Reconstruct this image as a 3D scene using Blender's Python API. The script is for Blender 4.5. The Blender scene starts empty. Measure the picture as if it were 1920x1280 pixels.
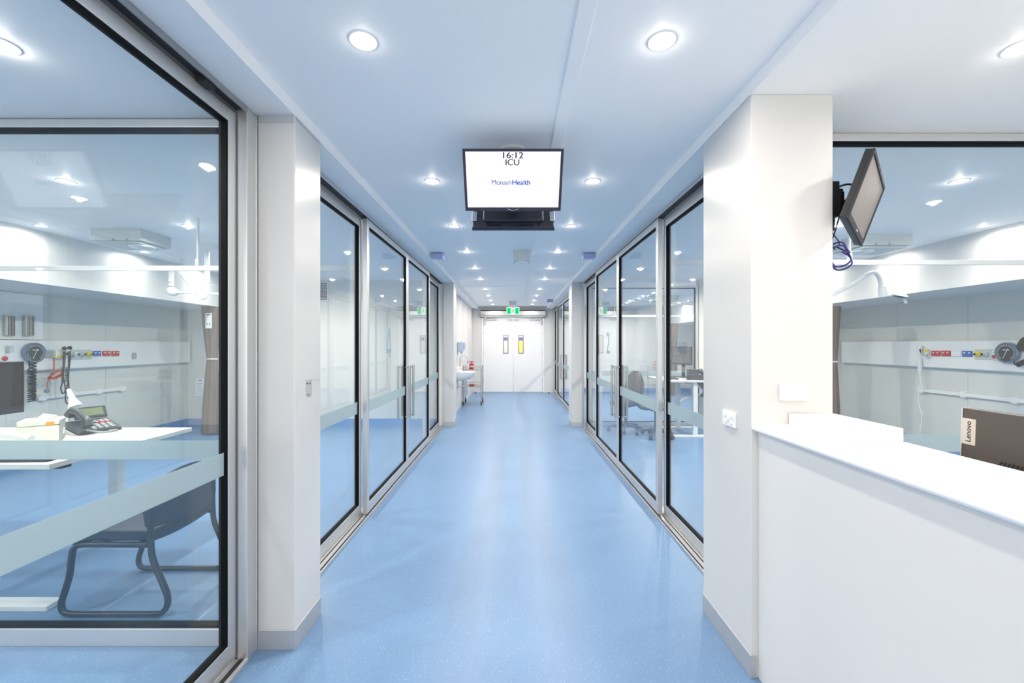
import bpy, bmesh, math, random
from mathutils import Vector, Matrix
random.seed(7)
PI = math.pi
scn = bpy.context.scene
COL = scn.collection

# ------------------------------------------------------------------ materials
def node_mat(name):
    m = bpy.data.materials.new(name); m.use_nodes = True
    nt = m.node_tree; nt.nodes.clear()
    out = nt.nodes.new('ShaderNodeOutputMaterial')
    return m, nt, out

def mat(name, col, rough=0.5, metal=0.0, spec=0.5, noise=0.0, nscale=40, coat=0.0):
    m, nt, out = node_mat(name)
    b = nt.nodes.new('ShaderNodeBsdfPrincipled')
    b.inputs['Base Color'].default_value = (*col, 1)
    b.inputs['Roughness'].default_value = rough
    b.inputs['Metallic'].default_value = metal
    b.inputs['Specular IOR Level'].default_value = spec
    b.inputs['Coat Weight'].default_value = coat
    if noise:
        tc = nt.nodes.new('ShaderNodeTexCoord')
        n = nt.nodes.new('ShaderNodeTexNoise'); n.inputs['Scale'].default_value = nscale
        r = nt.nodes.new('ShaderNodeMapRange')
        r.inputs['To Min'].default_value = 1 - noise; r.inputs['To Max'].default_value = 1 + noise
        mx = nt.nodes.new('ShaderNodeVectorMath'); mx.operation = 'SCALE'
        mx.inputs[0].default_value = col
        nt.links.new(tc.outputs['Object'], n.inputs['Vector'])
        nt.links.new(n.outputs['Fac'], r.inputs['Value'])
        nt.links.new(r.outputs['Result'], mx.inputs['Scale'])
        nt.links.new(mx.outputs['Vector'], b.inputs['Base Color'])
    nt.links.new(b.outputs[0], out.inputs[0])
    return m

def emit(name, col, strength):
    m, nt, out = node_mat(name)
    e = nt.nodes.new('ShaderNodeEmission')
    e.inputs[0].default_value = (*col, 1); e.inputs[1].default_value = strength
    nt.links.new(e.outputs[0], out.inputs[0])
    return m

def glass_mat(name, tint, f0=0.032, gain=0.85):
    m, nt, out = node_mat(name)
    t = nt.nodes.new('ShaderNodeBsdfTransparent'); t.inputs[0].default_value = (*tint, 1)
    g = nt.nodes.new('ShaderNodeBsdfGlossy'); g.inputs['Roughness'].default_value = 0.0
    g.inputs[0].default_value = (0.96, 0.98, 1, 1)
    lw = nt.nodes.new('ShaderNodeLayerWeight'); lw.inputs['Blend'].default_value = 0.5
    p = nt.nodes.new('ShaderNodeMath'); p.operation = 'POWER'; p.inputs[1].default_value = 5
    a = nt.nodes.new('ShaderNodeMath'); a.operation = 'MULTIPLY_ADD'
    a.inputs[1].default_value = gain; a.inputs[2].default_value = f0
    mx = nt.nodes.new('ShaderNodeMixShader')
    nt.links.new(lw.outputs['Facing'], p.inputs[0]); nt.links.new(p.outputs[0], a.inputs[0])
    nt.links.new(a.outputs[0], mx.inputs[0]); nt.links.new(t.outputs[0], mx.inputs[1]); nt.links.new(g.outputs[0], mx.inputs[2])
    nt.links.new(mx.outputs[0], out.inputs[0])
    return m

def frost_mat(name):
    m, nt, out = node_mat(name)
    r = nt.nodes.new('ShaderNodeBsdfRefraction'); r.inputs['Color'].default_value = (0.86, 0.95, 0.97, 1)
    r.inputs['Roughness'].default_value = 0.5; r.inputs['IOR'].default_value = 1.18
    d = nt.nodes.new('ShaderNodeBsdfDiffuse'); d.inputs[0].default_value = (0.56, 0.66, 0.70, 1)
    t = nt.nodes.new('ShaderNodeBsdfTranslucent'); t.inputs[0].default_value = (0.76, 0.86, 0.89, 1)
    m1 = nt.nodes.new('ShaderNodeMixShader'); m1.inputs[0].default_value = 0.45
    m2 = nt.nodes.new('ShaderNodeMixShader'); m2.inputs[0].default_value = 0.35
    nt.links.new(t.outputs[0], m1.inputs[1]); nt.links.new(d.outputs[0], m1.inputs[2])
    nt.links.new(m1.outputs[0], m2.inputs[1]); nt.links.new(r.outputs[0], m2.inputs[2])
    nt.links.new(m2.outputs[0], out.inputs[0])
    return m

def floor_mat():
    m, nt, out = node_mat('blue_vinyl')
    b = nt.nodes.new('ShaderNodeBsdfPrincipled')
    b.inputs['Roughness'].default_value = 0.34; b.inputs['Specular IOR Level'].default_value = 0.42
    tc = nt.nodes.new('ShaderNodeTexCoord')
    n = nt.nodes.new('ShaderNodeTexNoise'); n.inputs['Scale'].default_value = 220; n.inputs['Detail'].default_value = 3
    cr = nt.nodes.new('ShaderNodeValToRGB')
    cr.color_ramp.elements[0].position = 0.30; cr.color_ramp.elements[0].color = (0.128, 0.236, 0.408, 1)
    cr.color_ramp.elements[1].position = 0.72; cr.color_ramp.elements[1].color = (0.158, 0.268, 0.447, 1)
    v = nt.nodes.new('ShaderNodeTexVoronoi'); v.inputs['Scale'].default_value = 105
    lt = nt.nodes.new('ShaderNodeMapRange'); lt.inputs['From Min'].default_value = 0.10; lt.inputs['From Max'].default_value = 0.17
    lt.inputs['To Min'].default_value = 0.65; lt.inputs['To Max'].default_value = 0.0
    w = nt.nodes.new('ShaderNodeSeparateColor')
    gt = nt.nodes.new('ShaderNodeMath'); gt.operation = 'GREATER_THAN'; gt.inputs[1].default_value = 0.35
    ml = nt.nodes.new('ShaderNodeMath'); ml.operation = 'MULTIPLY'
    mx = nt.nodes.new('ShaderNodeMix'); mx.data_type = 'RGBA'
    mx.inputs['B'].default_value = (0.72, 0.80, 0.88, 1)
    L = nt.links.new
    L(tc.outputs['Object'], n.inputs['Vector']); L(tc.outputs['Object'], v.inputs['Vector'])
    L(n.outputs['Fac'], cr.inputs[0]); L(v.outputs['Distance'], lt.inputs['Value'])
    L(v.outputs['Color'], w.inputs[0]); L(w.outputs[0], gt.inputs[0])
    L(lt.outputs['Result'], ml.inputs[0]); L(gt.outputs[0], ml.inputs[1])
    L(ml.outputs[0], mx.inputs['Factor']); L(cr.outputs[0], mx.inputs['A'])
    L(mx.outputs['Result'], b.inputs['Base Color']); L(b.outputs[0], out.inputs[0])
    return m

M = {}
M['floor'] = floor_mat()
M['ceil'] = mat('ceiling_white', (0.92, 0.922, 0.925), 0.55, noise=0.01)
M['wall'] = mat('wall_white', (0.69, 0.685, 0.68), 0.45, noise=0.012, nscale=6)
M['pier'] = mat('pier_laminate', (0.62, 0.615, 0.608), 0.28, noise=0.01, nscale=5)
M['room'] = mat('room_wall', (0.67, 0.68, 0.65), 0.5, noise=0.012, nscale=6)
M['cove'] = mat('cove_blue', (0.14, 0.28, 0.55), 0.35)
M['alu'] = mat('aluminium', (0.66, 0.665, 0.67), 0.38, 0.75, noise=0.02, nscale=15)
M['alud'] = mat('aluminium_dark', (0.40, 0.41, 0.42), 0.4, 0.75, noise=0.02)
M['steel'] = mat('stainless', (0.55, 0.54, 0.52), 0.28, 1.0, noise=0.03)
M['skirt'] = mat('skirting_alu', (0.50, 0.51, 0.53), 0.4, 0.55, noise=0.02)
M['chrome'] = mat('chrome', (0.7, 0.7, 0.7), 0.15, 1.0)
M['gasket'] = mat('gasket', (0.004, 0.005, 0.006), 0.7, spec=0.1)
M['dark'] = mat('dark_slot', (0.02, 0.022, 0.027), 0.6)
M['glass'] = glass_mat('clear_glass', (0.958, 0.982, 0.986))
M['lens'] = glass_mat('clear_cover', (0.93, 0.95, 0.93))
M['frost'] = frost_mat('frosted_film')
M['vinyl'] = mat('vinyl_numeral', (0.24, 0.34, 0.40), 0.5)
M['white'] = mat('white_plastic', (0.82, 0.82, 0.81), 0.35, noise=0.01)
M['cream'] = mat('cream_plastic', (0.80, 0.78, 0.70), 0.4)
M['desk'] = mat('desk_white', (0.74, 0.73, 0.70), 0.35, noise=0.01)
M['counter'] = mat('counter_white', (0.90, 0.895, 0.885), 0.3, noise=0.006)
M['grey'] = mat('grey_plastic', (0.36, 0.38, 0.38), 0.45)
M['lgrey'] = mat('light_grey', (0.55, 0.57, 0.57), 0.45)
M['mount'] = mat('equipment_grey', (0.60, 0.63, 0.62), 0.5, noise=0.02)
M['black'] = mat('black_plastic', (0.012, 0.012, 0.014), 0.4)
M['bezel'] = mat('tv_bezel', (0.030, 0.024, 0.042), 0.3)
M['navy'] = mat('tv_back', (0.035, 0.036, 0.055), 0.45)
M['screenoff'] = mat('screen_off', (0.20, 0.185, 0.185), 0.6)
M['screenbrown'] = mat('screen_idle', (0.035, 0.027, 0.028), 0.2)
M['screen'] = emit('tv_screen', (0.98, 0.965, 1.0), 1.2)
M['txt'] = mat('screen_text', (0.09, 0.03, 0.10), 0.6)
M['txtblue'] = mat('logo_blue', (0.05, 0.13, 0.80), 0.6)
M['txtblue2'] = mat('logo_blue_light', (0.10, 0.22, 0.62), 0.6)
M['silver'] = mat('silver', (0.75, 0.75, 0.75), 0.25, 0.9)
M['taupe'] = mat('monitor_back', (0.10, 0.085, 0.08), 0.42, 0.3, noise=0.06, nscale=60)
M['tag'] = mat('maker_tag', (0.62, 0.56, 0.50), 0.4)
M['lamp'] = emit('downlight_glow', (1.0, 0.985, 0.95), 30.0)
M['exitg'] = emit('exit_green', (0.0, 0.62, 0.14), 1.0)
M['exitw'] = emit('exit_white', (0.93, 1.0, 0.95), 1.0)
M['figure'] = mat('exit_figure', (0.02, 0.16, 0.06), 0.6)
M['red'] = mat('red_plastic', (0.55, 0.035, 0.035), 0.35)
M['blue'] = mat('blue_plastic', (0.04, 0.12, 0.42), 0.35)
M['yellow'] = mat('yellow', (0.80, 0.62, 0.03), 0.4)
M['orange'] = mat('orange', (0.85, 0.36, 0.02), 0.4)
M['orangec'] = mat('red_cable', (0.62, 0.08, 0.02), 0.45)
M['lilac'] = mat('lilac_lens', (0.42, 0.46, 0.72), 0.3)
M['cable'] = mat('blue_cable', (0.015, 0.015, 0.16), 0.4)
M['curtain'] = mat('curtain_brown', (0.155, 0.115, 0.102), 0.85, noise=0.10, nscale=30)
M['paper'] = mat('paper', (0.80, 0.82, 0.84), 0.7)
M['ink'] = mat('ink', (0.12, 0.13, 0.15), 0.7)
M['chair'] = mat('chair_fabric', (0.014, 0.027, 0.045), 0.55, noise=0.08, nscale=90)
M['chairf'] = mat('chair_frame', (0.020, 0.028, 0.040), 0.25, 0.2)
M['office'] = mat('office_chair', (0.17, 0.16, 0.17), 0.7, noise=0.06)
M['officebase'] = mat('office_base', (0.06, 0.07, 0.08), 0.4)
M['lcd'] = mat('phone_lcd', (0.22, 0.27, 0.16), 0.2)
M['phone'] = mat('phone_body', (0.055, 0.06, 0.07), 0.4)
M['keys'] = mat('phone_keys', (0.55, 0.55, 0.56), 0.4)
M['soap'] = mat('soap_grey', (0.42, 0.50, 0.62), 0.35)
M['ceramic'] = mat('ceramic', (0.88, 0.88, 0.88), 0.12)
M['gaugerim'] = mat('gauge_rim', (0.20, 0.26, 0.40), 0.35)
M['gaugeface'] = mat('gauge_face', (0.04, 0.045, 0.05), 0.4)
M['door'] = mat('door_white', (0.86, 0.86, 0.87), 0.35, noise=0.006, nscale=4)
M['doorframe'] = mat('vision_frame', (0.36, 0.355, 0.35), 0.4, 0.4)
M['yellowwall'] = mat('yellow_wall', (0.90, 0.72, 0.10), 0.6)
M['bluesign'] = mat('blue_sign', (0.10, 0.11, 0.36), 0.6)

# ------------------------------------------------------------------ mesh building
class MB:
    def __init__(s): s.bm = bmesh.new()
    def box(s, x0, x1, y0, y1, z0, z1, mtx=None):
        vs = [s.bm.verts.new((x, y, z)) for x in (x0, x1) for y in (y0, y1) for z in (z0, z1)]
        for f in ((0,1,3,2),(4,6,7,5),(0,4,5,1),(2,3,7,6),(0,2,6,4),(1,5,7,3)):
            s.bm.faces.new([vs[i] for i in f])
        if mtx:
            for v in vs: v.co = mtx @ v.co
        return s
    def ring(s, x0, x1, a0, a1, b0, b1, wa, wb, axis='x', wb2=None):
        """rectangular ring in the plane across axis; a = in-plane horizontal, b = z"""
        wb2 = wb if wb2 is None else wb2
        for (p0,p1,q0,q1) in ((a0,a0+wa,b0,b1),(a1-wa,a1,b0,b1),(a0+wa,a1-wa,b0,b0+wb),(a0+wa,a1-wa,b1-wb2,b1)):
            if axis == 'x': s.box(x0,x1,p0,p1,q0,q1)
            else: s.box(p0,p1,x0,x1,q0,q1)
        return s
    def tube(s, pts, r, seg=8, cap=True, closed=False):
        pts = [Vector(p) for p in pts]; rings = []; n = len(pts); prev = None
        rs = r if isinstance(r, (list, tuple)) else [r]*n
        for i, p in enumerate(pts):
            if closed: d = pts[(i+1)%n]-pts[i-1]
            else: d = (pts[min(i+1,n-1)]-pts[max(i-1,0)])
            if d.length < 1e-9: d = Vector((0,0,1))
            d.normalize()
            if prev is None:
                a = d.orthogonal().normalized()
            else:
                a = prev - d*prev.dot(d)
                a = a.normalized() if a.length > 1e-6 else d.orthogonal().normalized()
            prev = a; b = d.cross(a)
            rings.append([s.bm.verts.new(p + (a*math.cos(2*PI*k/seg)+b*math.sin(2*PI*k/seg))*rs[i]) for k in range(seg)])
        for i in range(n if closed else n-1):
            A, B = rings[i], rings[(i+1)%n]
            for k in range(seg): s.bm.faces.new((A[k],A[(k+1)%seg],B[(k+1)%seg],B[k]))
        if cap and not closed:
            s.bm.faces.new(rings[0][::-1]); s.bm.faces.new(rings[-1])
        return s
    def cyl(s, p0, p1, r, r2=None, seg=20):
        return s.tube([p0, p1], [r, r if r2 is None else r2], seg)
    def lathe(s, prof, o=(0,0,0), axis=(0,0,1), seg=24, sx=1.0, sy=1.0):
        q = Vector((0,0,1)).rotation_difference(Vector(axis)); o = Vector(o); rings = []
        for r, h in prof:
            rings.append([s.bm.verts.new(o + q @ Vector((max(r,1e-4)*math.cos(2*PI*k/seg)*sx, max(r,1e-4)*math.sin(2*PI*k/seg)*sy, h))) for k in range(seg)])
        for A, B in zip(rings, rings[1:]):
            for k in range(seg): s.bm.faces.new((A[k],A[(k+1)%seg],B[(k+1)%seg],B[k]))
        s.bm.faces.new(rings[0][::-1]); s.bm.faces.new(rings[-1])
        return s
    def loft(s, rings, cap=True, close=True):
        R = [[s.bm.verts.new(p) for p in r] for r in rings]; n = len(R[0])
        for A, B in zip(R, R[1:]):
            for k in range(n if close else n-1): s.bm.faces.new((A[k],A[(k+1)%n],B[(k+1)%n],B[k]))
        if cap: s.bm.faces.new(R[0][::-1]); s.bm.faces.new(R[-1])
        return s
    def prism(s, poly, f0, f1):
        """poly: 2D points; f0/f1 map (a,b) to 3D"""
        return s.loft([[f0(*p) for p in poly],[f1(*p) for p in poly]])
    def sphere(s, c, r, seg=14):
        res = bmesh.ops.create_uvsphere(s.bm, u_segments=seg, v_segments=max(6,seg//2), radius=r)
        for v in res['verts']: v.co += Vector(c)
        return s
    def move(s, mtx):
        s.bm.transform(mtx); return s
    def build(s, name, m, parent=None, bevel=0.0, smooth=None, seg=2):
        bmesh.ops.recalc_face_normals(s.bm, faces=s.bm.faces)
        me = bpy.data.meshes.new(name); s.bm.to_mesh(me); s.bm.free()
        o = bpy.data.objects.new(name, me); COL.objects.link(o)
        me.materials.append(M[m] if isinstance(m, str) else m)
        if parent: o.parent = parent
        if smooth is not None:
            for p in me.polygons: p.use_smooth = True
            try: me.set_sharp_from_angle(angle=math.radians(smooth))
            except Exception: pass
        if bevel:
            b = o.modifiers.new('bevel', 'BEVEL'); b.width = bevel; b.segments = seg; b.limit_method = 'ANGLE'
            b.harden_normals = False
        return o

def tag(o, label, cat, group=None, kind=None):
    o['label'] = label; o['category'] = cat
    if group: o['group'] = group
    if kind: o['kind'] = kind
    return o
def struct(o, label, cat): return tag(o, label, cat, None, 'structure')
def thing(name, label, cat, loc=(0,0,0), rot=(0,0,0), group=None):
    o = bpy.data.objects.new(name, None); COL.objects.link(o)
    o.empty_display_size = 0.1
    o.location = loc; o.rotation_euler = rot
    return tag(o, label, cat, group)
def dup(root, loc, rot=None, label=None, group=None):
    r = root.copy(); COL.objects.link(r); r.location = loc
    if rot is not None: r.rotation_euler = rot
    if label: r['label'] = label
    if group: r['group'] = group
    for ch in list(root.children):
        c = ch.copy(); COL.objects.link(c); c.parent = r
        for g in list(ch.children):
            d = g.copy(); COL.objects.link(d); d.parent = c
    return r
def text(name, s, size, m, parent, mtx, bold=0.0, align='CENTER', extrude=0.0004, space=1.0):
    cu = bpy.data.curves.new(name, 'FONT'); cu.body = s; cu.size = size; cu.align_x = align; cu.align_y = 'CENTER'
    cu.extrude = extrude; cu.space_character = space
    tmp = bpy.data.objects.new(name + '_tmp', cu); COL.objects.link(tmp)
    bpy.context.view_layer.update()
    dg = bpy.context.evaluated_depsgraph_get()
    src = bpy.data.meshes.new_from_object(tmp.evaluated_get(dg))
    bpy.data.objects.remove(tmp); bpy.data.curves.remove(cu)
    bm = bmesh.new()
    n = 1 if bold == 0 else 5
    for i in range(n):
        dx, dy = ((0,0),(bold,0),(-bold,0),(0,bold*0.6),(0,-bold*0.6))[i]
        tmpb = bmesh.new(); tmpb.from_mesh(src); tmpb.transform(T(dx,dy,0)); m2 = bpy.data.meshes.new('t'); tmpb.to_mesh(m2); tmpb.free()
        bm.from_mesh(m2); bpy.data.meshes.remove(m2)
    me = bpy.data.meshes.new(name); bm.to_mesh(me); bm.free(); bpy.data.meshes.remove(src)
    me.transform(mtx)
    me.materials.clear(); me.materials.append(M[m])
    o = bpy.data.objects.new(name, me); COL.objects.link(o)
    if parent: o.parent = parent
    return o
def T(x=0, y=0, z=0): return Matrix.Translation((x, y, z))
def RX(a): return Matrix.Rotation(a, 4, 'X')
def RY(a): return Matrix.Rotation(a, 4, 'Y')
def RZ(a): return Matrix.Rotation(a, 4, 'Z')
def arc(c, r, a0, a1, n, fx):
    return [fx(c[0]+r*math.cos(a0+(a1-a0)*i/n), c[1]+r*math.sin(a0+(a1-a0)*i/n)) for i in range(n+1)]
def smooth_path(pts, n=6):
    pts = [Vector(p) for p in pts]; out = []
    for i in range(len(pts)-1):
        p0 = pts[max(i-1,0)]; p1 = pts[i]; p2 = pts[i+1]; p3 = pts[min(i+2,len(pts)-1)]
        for k in range(n):
            t = k/n
            out.append(0.5*((2*p1)+(p2-p0)*t+(2*p0-5*p1+4*p2-p3)*t*t+(3*p1-p0-3*p2+p3)*t**3))
    out.append(pts[-1]); return out

# camera numbers: eye 1.45 m above the floor, focal length 800 px, horizon at row 646
def at(u, v, Y): return Vector(((u-961)*Y/800, Y, 1.45-(v-646)*Y/800))
def on_wall(u, v, X):
    Y = 800*X/(u-961); return Vector((X, Y, 1.45-(v-646)*Y/800))

ZS, ZC, ZR = 2.54, 2.60, 2.60       # soffit, corridor ceiling, room ceiling
XW = 5.82                           # bed-head walls
YE = 13.0                           # end wall
YB = -3.5

# ------------------------------------------------------------------ setting
struct(MB().box(-6,6,YB-0.1,15.2,-0.1,0).build('floor','floor'), 'pale blue speckled vinyl floor running the length of the corridor and rooms', 'floor')
c = MB()
c.box(-1.035,1.035,YB,YE+0.1,ZC,2.75)
c.box(-1.36,-1.035,YB,YE+0.1,ZS,2.75); c.box(1.035,1.36,YB,YE+0.1,ZS,2.75)
c.box(-6,-1.36,YB,2.10,ZS,2.75); c.box(1.36,6,YB,2.24,ZS,2.75)
c.box(-6,-1.36,2.10,7.75,ZR,2.75); c.box(1.36,6,2.24,YE+0.1,ZR,2.75)
struct(c.build('ceiling','ceil'), 'white plasterboard ceiling with lowered soffits beside the glazing', 'ceiling')
struct(MB().box(0.222,0.282,YB,12.6,2.585,2.6005).build('trim_1','ceil',bevel=0.003), 'long raised white strip along the corridor ceiling', 'trim')
struct(MB().box(-1.03,0.222,8.38,8.43,2.588,2.6005).build('trim_2','ceil'), 'thin crosswise joint strip on the corridor ceiling', 'trim')

w = MB().box(-6,-XW,YB,7.75,0,2.75)
struct(w.build('wall_west','room'), 'bed-head wall of the room behind the chair and white desk', 'wall')
struct(MB().box(XW,6,YB,YE,0,2.75).build('wall_east','room'), 'bed-head wall of the room behind the counter', 'wall')
w = MB().box(-XW,-1.215,7.63,7.75,0,2.75)
struct(w.build('wall_north_west','room'), 'pale panelled wall at the far end of the chair room', 'wall')
struct(MB().box(3.30,XW,7.55,7.66,0,2.75).build('wall_dividing','room'), 'pale dividing wall beside the glazed partition in the room with office chairs', 'wall')
struct(MB().box(-1.33,-1.215,7.85,YE,0,2.6).build('wall_corridor','wall'), 'white corridor wall carrying the hand basin and soap dispenser', 'wall')
w = MB()
w.box(-1.33,-0.905,YE,YE+0.12,0,2.6); w.box(0.935,XW,YE,YE+0.12,0,2.7); w.box(-0.905,0.935,YE,YE+0.12,2.50,2.6)
struct(w.build('wall_north','wall'), 'pale wall around the white double doors at the corridor end', 'wall')
# bulkheads over the beds
struct(MB().box(-XW,-4.76,2.12,7.63,2.064,ZR).build('wall_bulkhead_west','wall'), 'white bulkhead over the bed-head services in the chair room', 'bulkhead')
b = MB().box(4.76,XW,2.26,7.55,2.064,ZR)
struct(b.build('wall_bulkhead_east','wall'), 'white bulkhead over the bed-head services in the room behind the counter', 'bulkhead')
struct(MB().box(4.76,XW,7.66,YE,2.064,ZR).build('wall_bulkhead_north_east','ceil'), 'white bulkhead in the farthest glazed room', 'bulkhead')
# coved vinyl skirtings
def cove(name, label, *boxes):
    m = MB()
    for bx in boxes: m.box(*bx)
    struct(m.build(name,'cove'), label, 'baseboard')
cove('baseboard_west','blue coved skirting in the chair room', (-XW,-XW+0.012,2.12,7.618,0,0.13), (-XW,-1.36,7.618,7.63,0,0.13))
cove('baseboard_east','blue coved skirting in the room behind the counter', (XW-0.012,XW,2.26,7.55,0,0.13), (3.31,XW-0.012,7.538,7.55,0,0.13))
cove('baseboard_north_east','blue coved skirting in the farthest glazed room', (XW-0.012,XW,7.66,YE,0,0.13), (1.36,XW-0.012,YE-0.012,YE,0,0.13))
# vertical panel joints on room walls
m = MB()
for Y in (3.4,4.9,6.1): m.box(-XW,-XW+0.002,Y,Y+0.006,0.13,2.06)
for X in (-2.45,-2.20,-3.9): m.box(X,X+0.006,7.628,7.63,0.13,2.55)
struct(m.build('trim_3','lgrey'), 'thin grey panel joints on the chair room walls', 'trim')
m = MB()
for Y in (3.3,5.45,6.45): m.box(XW-0.002,XW,Y,Y+0.006,0.13,2.06)
struct(m.build('trim_4','lgrey'), 'thin grey panel joints on the wall behind the counter room', 'trim')

# piers
def pier(name, label, x0,x1,y0,y1, base, blabel, side):
    struct(MB().box(x0,x1,y0,y1,0,ZS).build(name,'pier',bevel=0.004), label, 'pier')
    e = 0.004
    s = MB().box(x0-e if side>0 else x0, x1 if side>0 else x1+e, y0-e, y1, 0, 0.095)
    struct(s.build(base,'skirt',bevel=0.002), blabel, 'baseboard')
pier('wall_pier_west','white pier carrying the steel hook, between glazed partition and corridor glazing',-1.212,-1.035,2.03,2.30,'baseboard_pier_west','metal skirting round the pier with the hook',-1)
pier('wall_pier_north_west','pale pier standing before the hand basin wall',-1.212,-1.035,7.51,7.85,'baseboard_pier_north_west','metal skirting round the pier before the basin',-1)
pier('wall_pier_north_east','pale pier between the two runs of glazing opposite the basin',1.035,1.22,7.47,7.85,'baseboard_pier_north_east','metal skirting round the pier opposite the basin',1)
struct(MB().box(1.038,1.395,1.857,2.322,0,ZS).build('wall_pier_east','pier',bevel=0.004), 'broad white pier at the end of the counter with power outlet', 'pier')
struct(MB().box(1.034,1.06,1.852,2.322,0,0.10).build('baseboard_pier_east','skirt',bevel=0.002), 'metal skirting along the pier with the power outlet', 'baseboard')
struct(MB().box(1.068,1.30,YB,1.856,0,1.072).build('wall_counter','wall',bevel=0.003), 'white half-height wall under the counter', 'wall')
struct(MB().box(-1.205,-1.04,2.027,2.0295,2.505,2.54).box(-1.034,-1.0325,2.04,2.29,2.528,2.54).build('trim_5','alu'), 'thin metal strip at the top of the pier with the hook', 'trim')

# ------------------------------------------------------------------ glazed sliding fronts
def leaf(name, kind_cat, label, sgn, xc, y0, y1, z0=0.022, z1=2.503, band=True, th=0.042, stile=0.05, rail=0.085, top=0.06):
    """frame in plane x = sgn*xc"""
    X = sgn*xc
    root = MB().ring(X-th/2,X+th/2,y0,y1,z0,z1,stile,rail,'x',top).build(name,'alu',bevel=0.003)
    struct(root,label,kind_cat)
    MB().ring(X-th/2+0.004,X+th/2-0.004,y0+stile-0.001,y1-stile+0.001,z0+rail-0.001,z1-top+0.001,0.011,0.009,'x').build('gasket','gasket',root)
    MB().box(X-0.005,X+0.005,y0+stile+0.004,y1-stile-0.004,z0+rail+0.004,z1-top-0.004).build('pane','glass',root)
    if band:
        f = MB().box(X-sgn*0.0075,X-sgn*0.006,y0+stile+0.011,y1-stile-0.011,0.872,0.972).build('frosted_band','frost',root)
        f['label'] = 'translucent frosted strip across the pane'
    return root
def handle(root, sgn, xc, y):
    X = sgn*xc
    for side in (-1,1):
        h = MB()
        xb = X+side*0.068
        h.tube([(xb,y,0.605),(xb,y,1.21)],0.0125,12)
        for z in (0.625,1.19): h.tube([(X+side*0.019,y,z),(xb,y,z)],0.009,10)
        o = h.build('pull_handle','steel',root,smooth=40); o['label'] = 'long stainless bar handle'
def bay(sgn, names, labs, ys, handles=True):
    """ys: five joints"""
    xs = (1.302,1.246,1.246,1.302)
    for i in range(4):
        slid = i in (1,2)
        r = leaf(names[i], 'sliding door' if slid else 'window', labs[i], sgn, xs[i], ys[i]-(0.02 if i in(1,) else 0.0)+(0.001 if i==2 else 0), ys[i+1]+(0.02 if i==2 else 0), z1=2.518 if slid else 2.503)
        if handles and i==1: handle(r,sgn,xs[i],ys[i+1]-0.085)
        if handles and i==2: handle(r,sgn,xs[i],ys[i]+0.085)
def tracks(n1, n2, sgn, y0, y1, l1, l2):
    X = lambda a,b: (min(sgn*a,sgn*b), max(sgn*a,sgn*b))
    h = MB().box(*X(1.212,1.219),y0,y1,2.518,ZS).box(*X(1.274,1.335),y0,y1,2.506,ZS).box(*X(1.219,1.274),y0,y1,2.532,ZS)
    r = struct(h.build(n1,'alu'), l1, 'head track')
    MB().box(*X(1.2195,1.2735),y0,y1,2.5225,2.5318).build('slot','dark',r)
    f = MB().box(*X(1.208,1.335),y0,y1,0,0.010).box(*X(1.208,1.214),y0,y1,0.01,0.016).box(*X(1.28,1.32),y0,y1,0.01,0.021)
    r = struct(f.build(n2,'alu'), l2, 'floor track')
    MB().box(*X(1.222,1.232),y0,y1,0.010,0.012).box(*X(1.262,1.270),y0,y1,0.010,0.012).build('slot','dark',r)
JW = (2.302,3.62,4.98,6.29,7.46)
bay(-1, ('window_1','door_1','door_2','window_2'),
    ('fixed glass panel next to the pier with the hook','sliding glass door marked with numeral 4 and bar handle','sliding glass door meeting the numeral 4 door, beyond its handle','narrow-looking fixed glass panel against the pier before the basin'), JW)
bay(1, ('window_3','door_3','door_4','window_4'),
    ('fixed glass panel next to the pier with power outlet','sliding glass door with bar handle in front of the office chairs','sliding glass door marked with numeral 2','narrow-looking fixed glass panel at the pier opposite the basin'), JW)
tracks('trim_6','trim_7',-1,2.302,7.508,'metal head track over the glazing of the chair room','metal floor track under the glazing of the chair room')
tracks('trim_8','trim_9',1,2.325,7.468,'metal head track over the glazing of the office chair room','metal floor track under the glazing of the office chair room')
JF = (7.86,9.10,10.42,11.72,12.97)
bay(1, ('window_5','door_5','door_6','window_6'),
    ('fixed glass panel just beyond the pier opposite the basin','sliding glass door in the far run of glazing, nearer of two with handles','sliding glass door in the far run of glazing, farther of two with handles','last fixed glass panel beside the double door wall'), JF)
tracks('trim_10','trim_11',1,7.852,12.98,'metal head track over the farthest glazing','metal floor track under the farthest glazing')
# numerals on the glass (vinyl)
d1 = bpy.data.objects['door_1']
X = -1.246+0.0065
n4 = MB()
for poly in ([(-0.004,0.0),(0.034,0.0),(0.034,0.30),(-0.004,0.30)], [(-0.125,0.055),(-0.004,0.055),(-0.004,0.09),(-0.118,0.09)], [(0.034,0.055),(0.062,0.055),(0.062,0.09),(0.034,0.09)], [(-0.125,0.09),(-0.09,0.09),(-0.004,0.255),(-0.004,0.30),(-0.022,0.30),(-0.125,0.105)]):
    n4.prism(poly, lambda a,b:(X,4.30+a*0.9,1.315+b), lambda a,b:(X+0.001,4.30+a*0.9,1.315+b))
n4.build('numeral','vinyl',d1)['label']='frosted numeral 4'
d4 = bpy.data.objects['door_4']
Rm = Matrix(((0,0,-1,0),(-1,0,0,0),(0,1,0,0),(0,0,0,1)))  # text x -> -y, y -> z, normal -> -x
text('numeral','2',0.40,'vinyl',d4,T(1.246-0.0065,5.55,1.455) @ Rm)['label']='frosted numeral 2'

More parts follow.
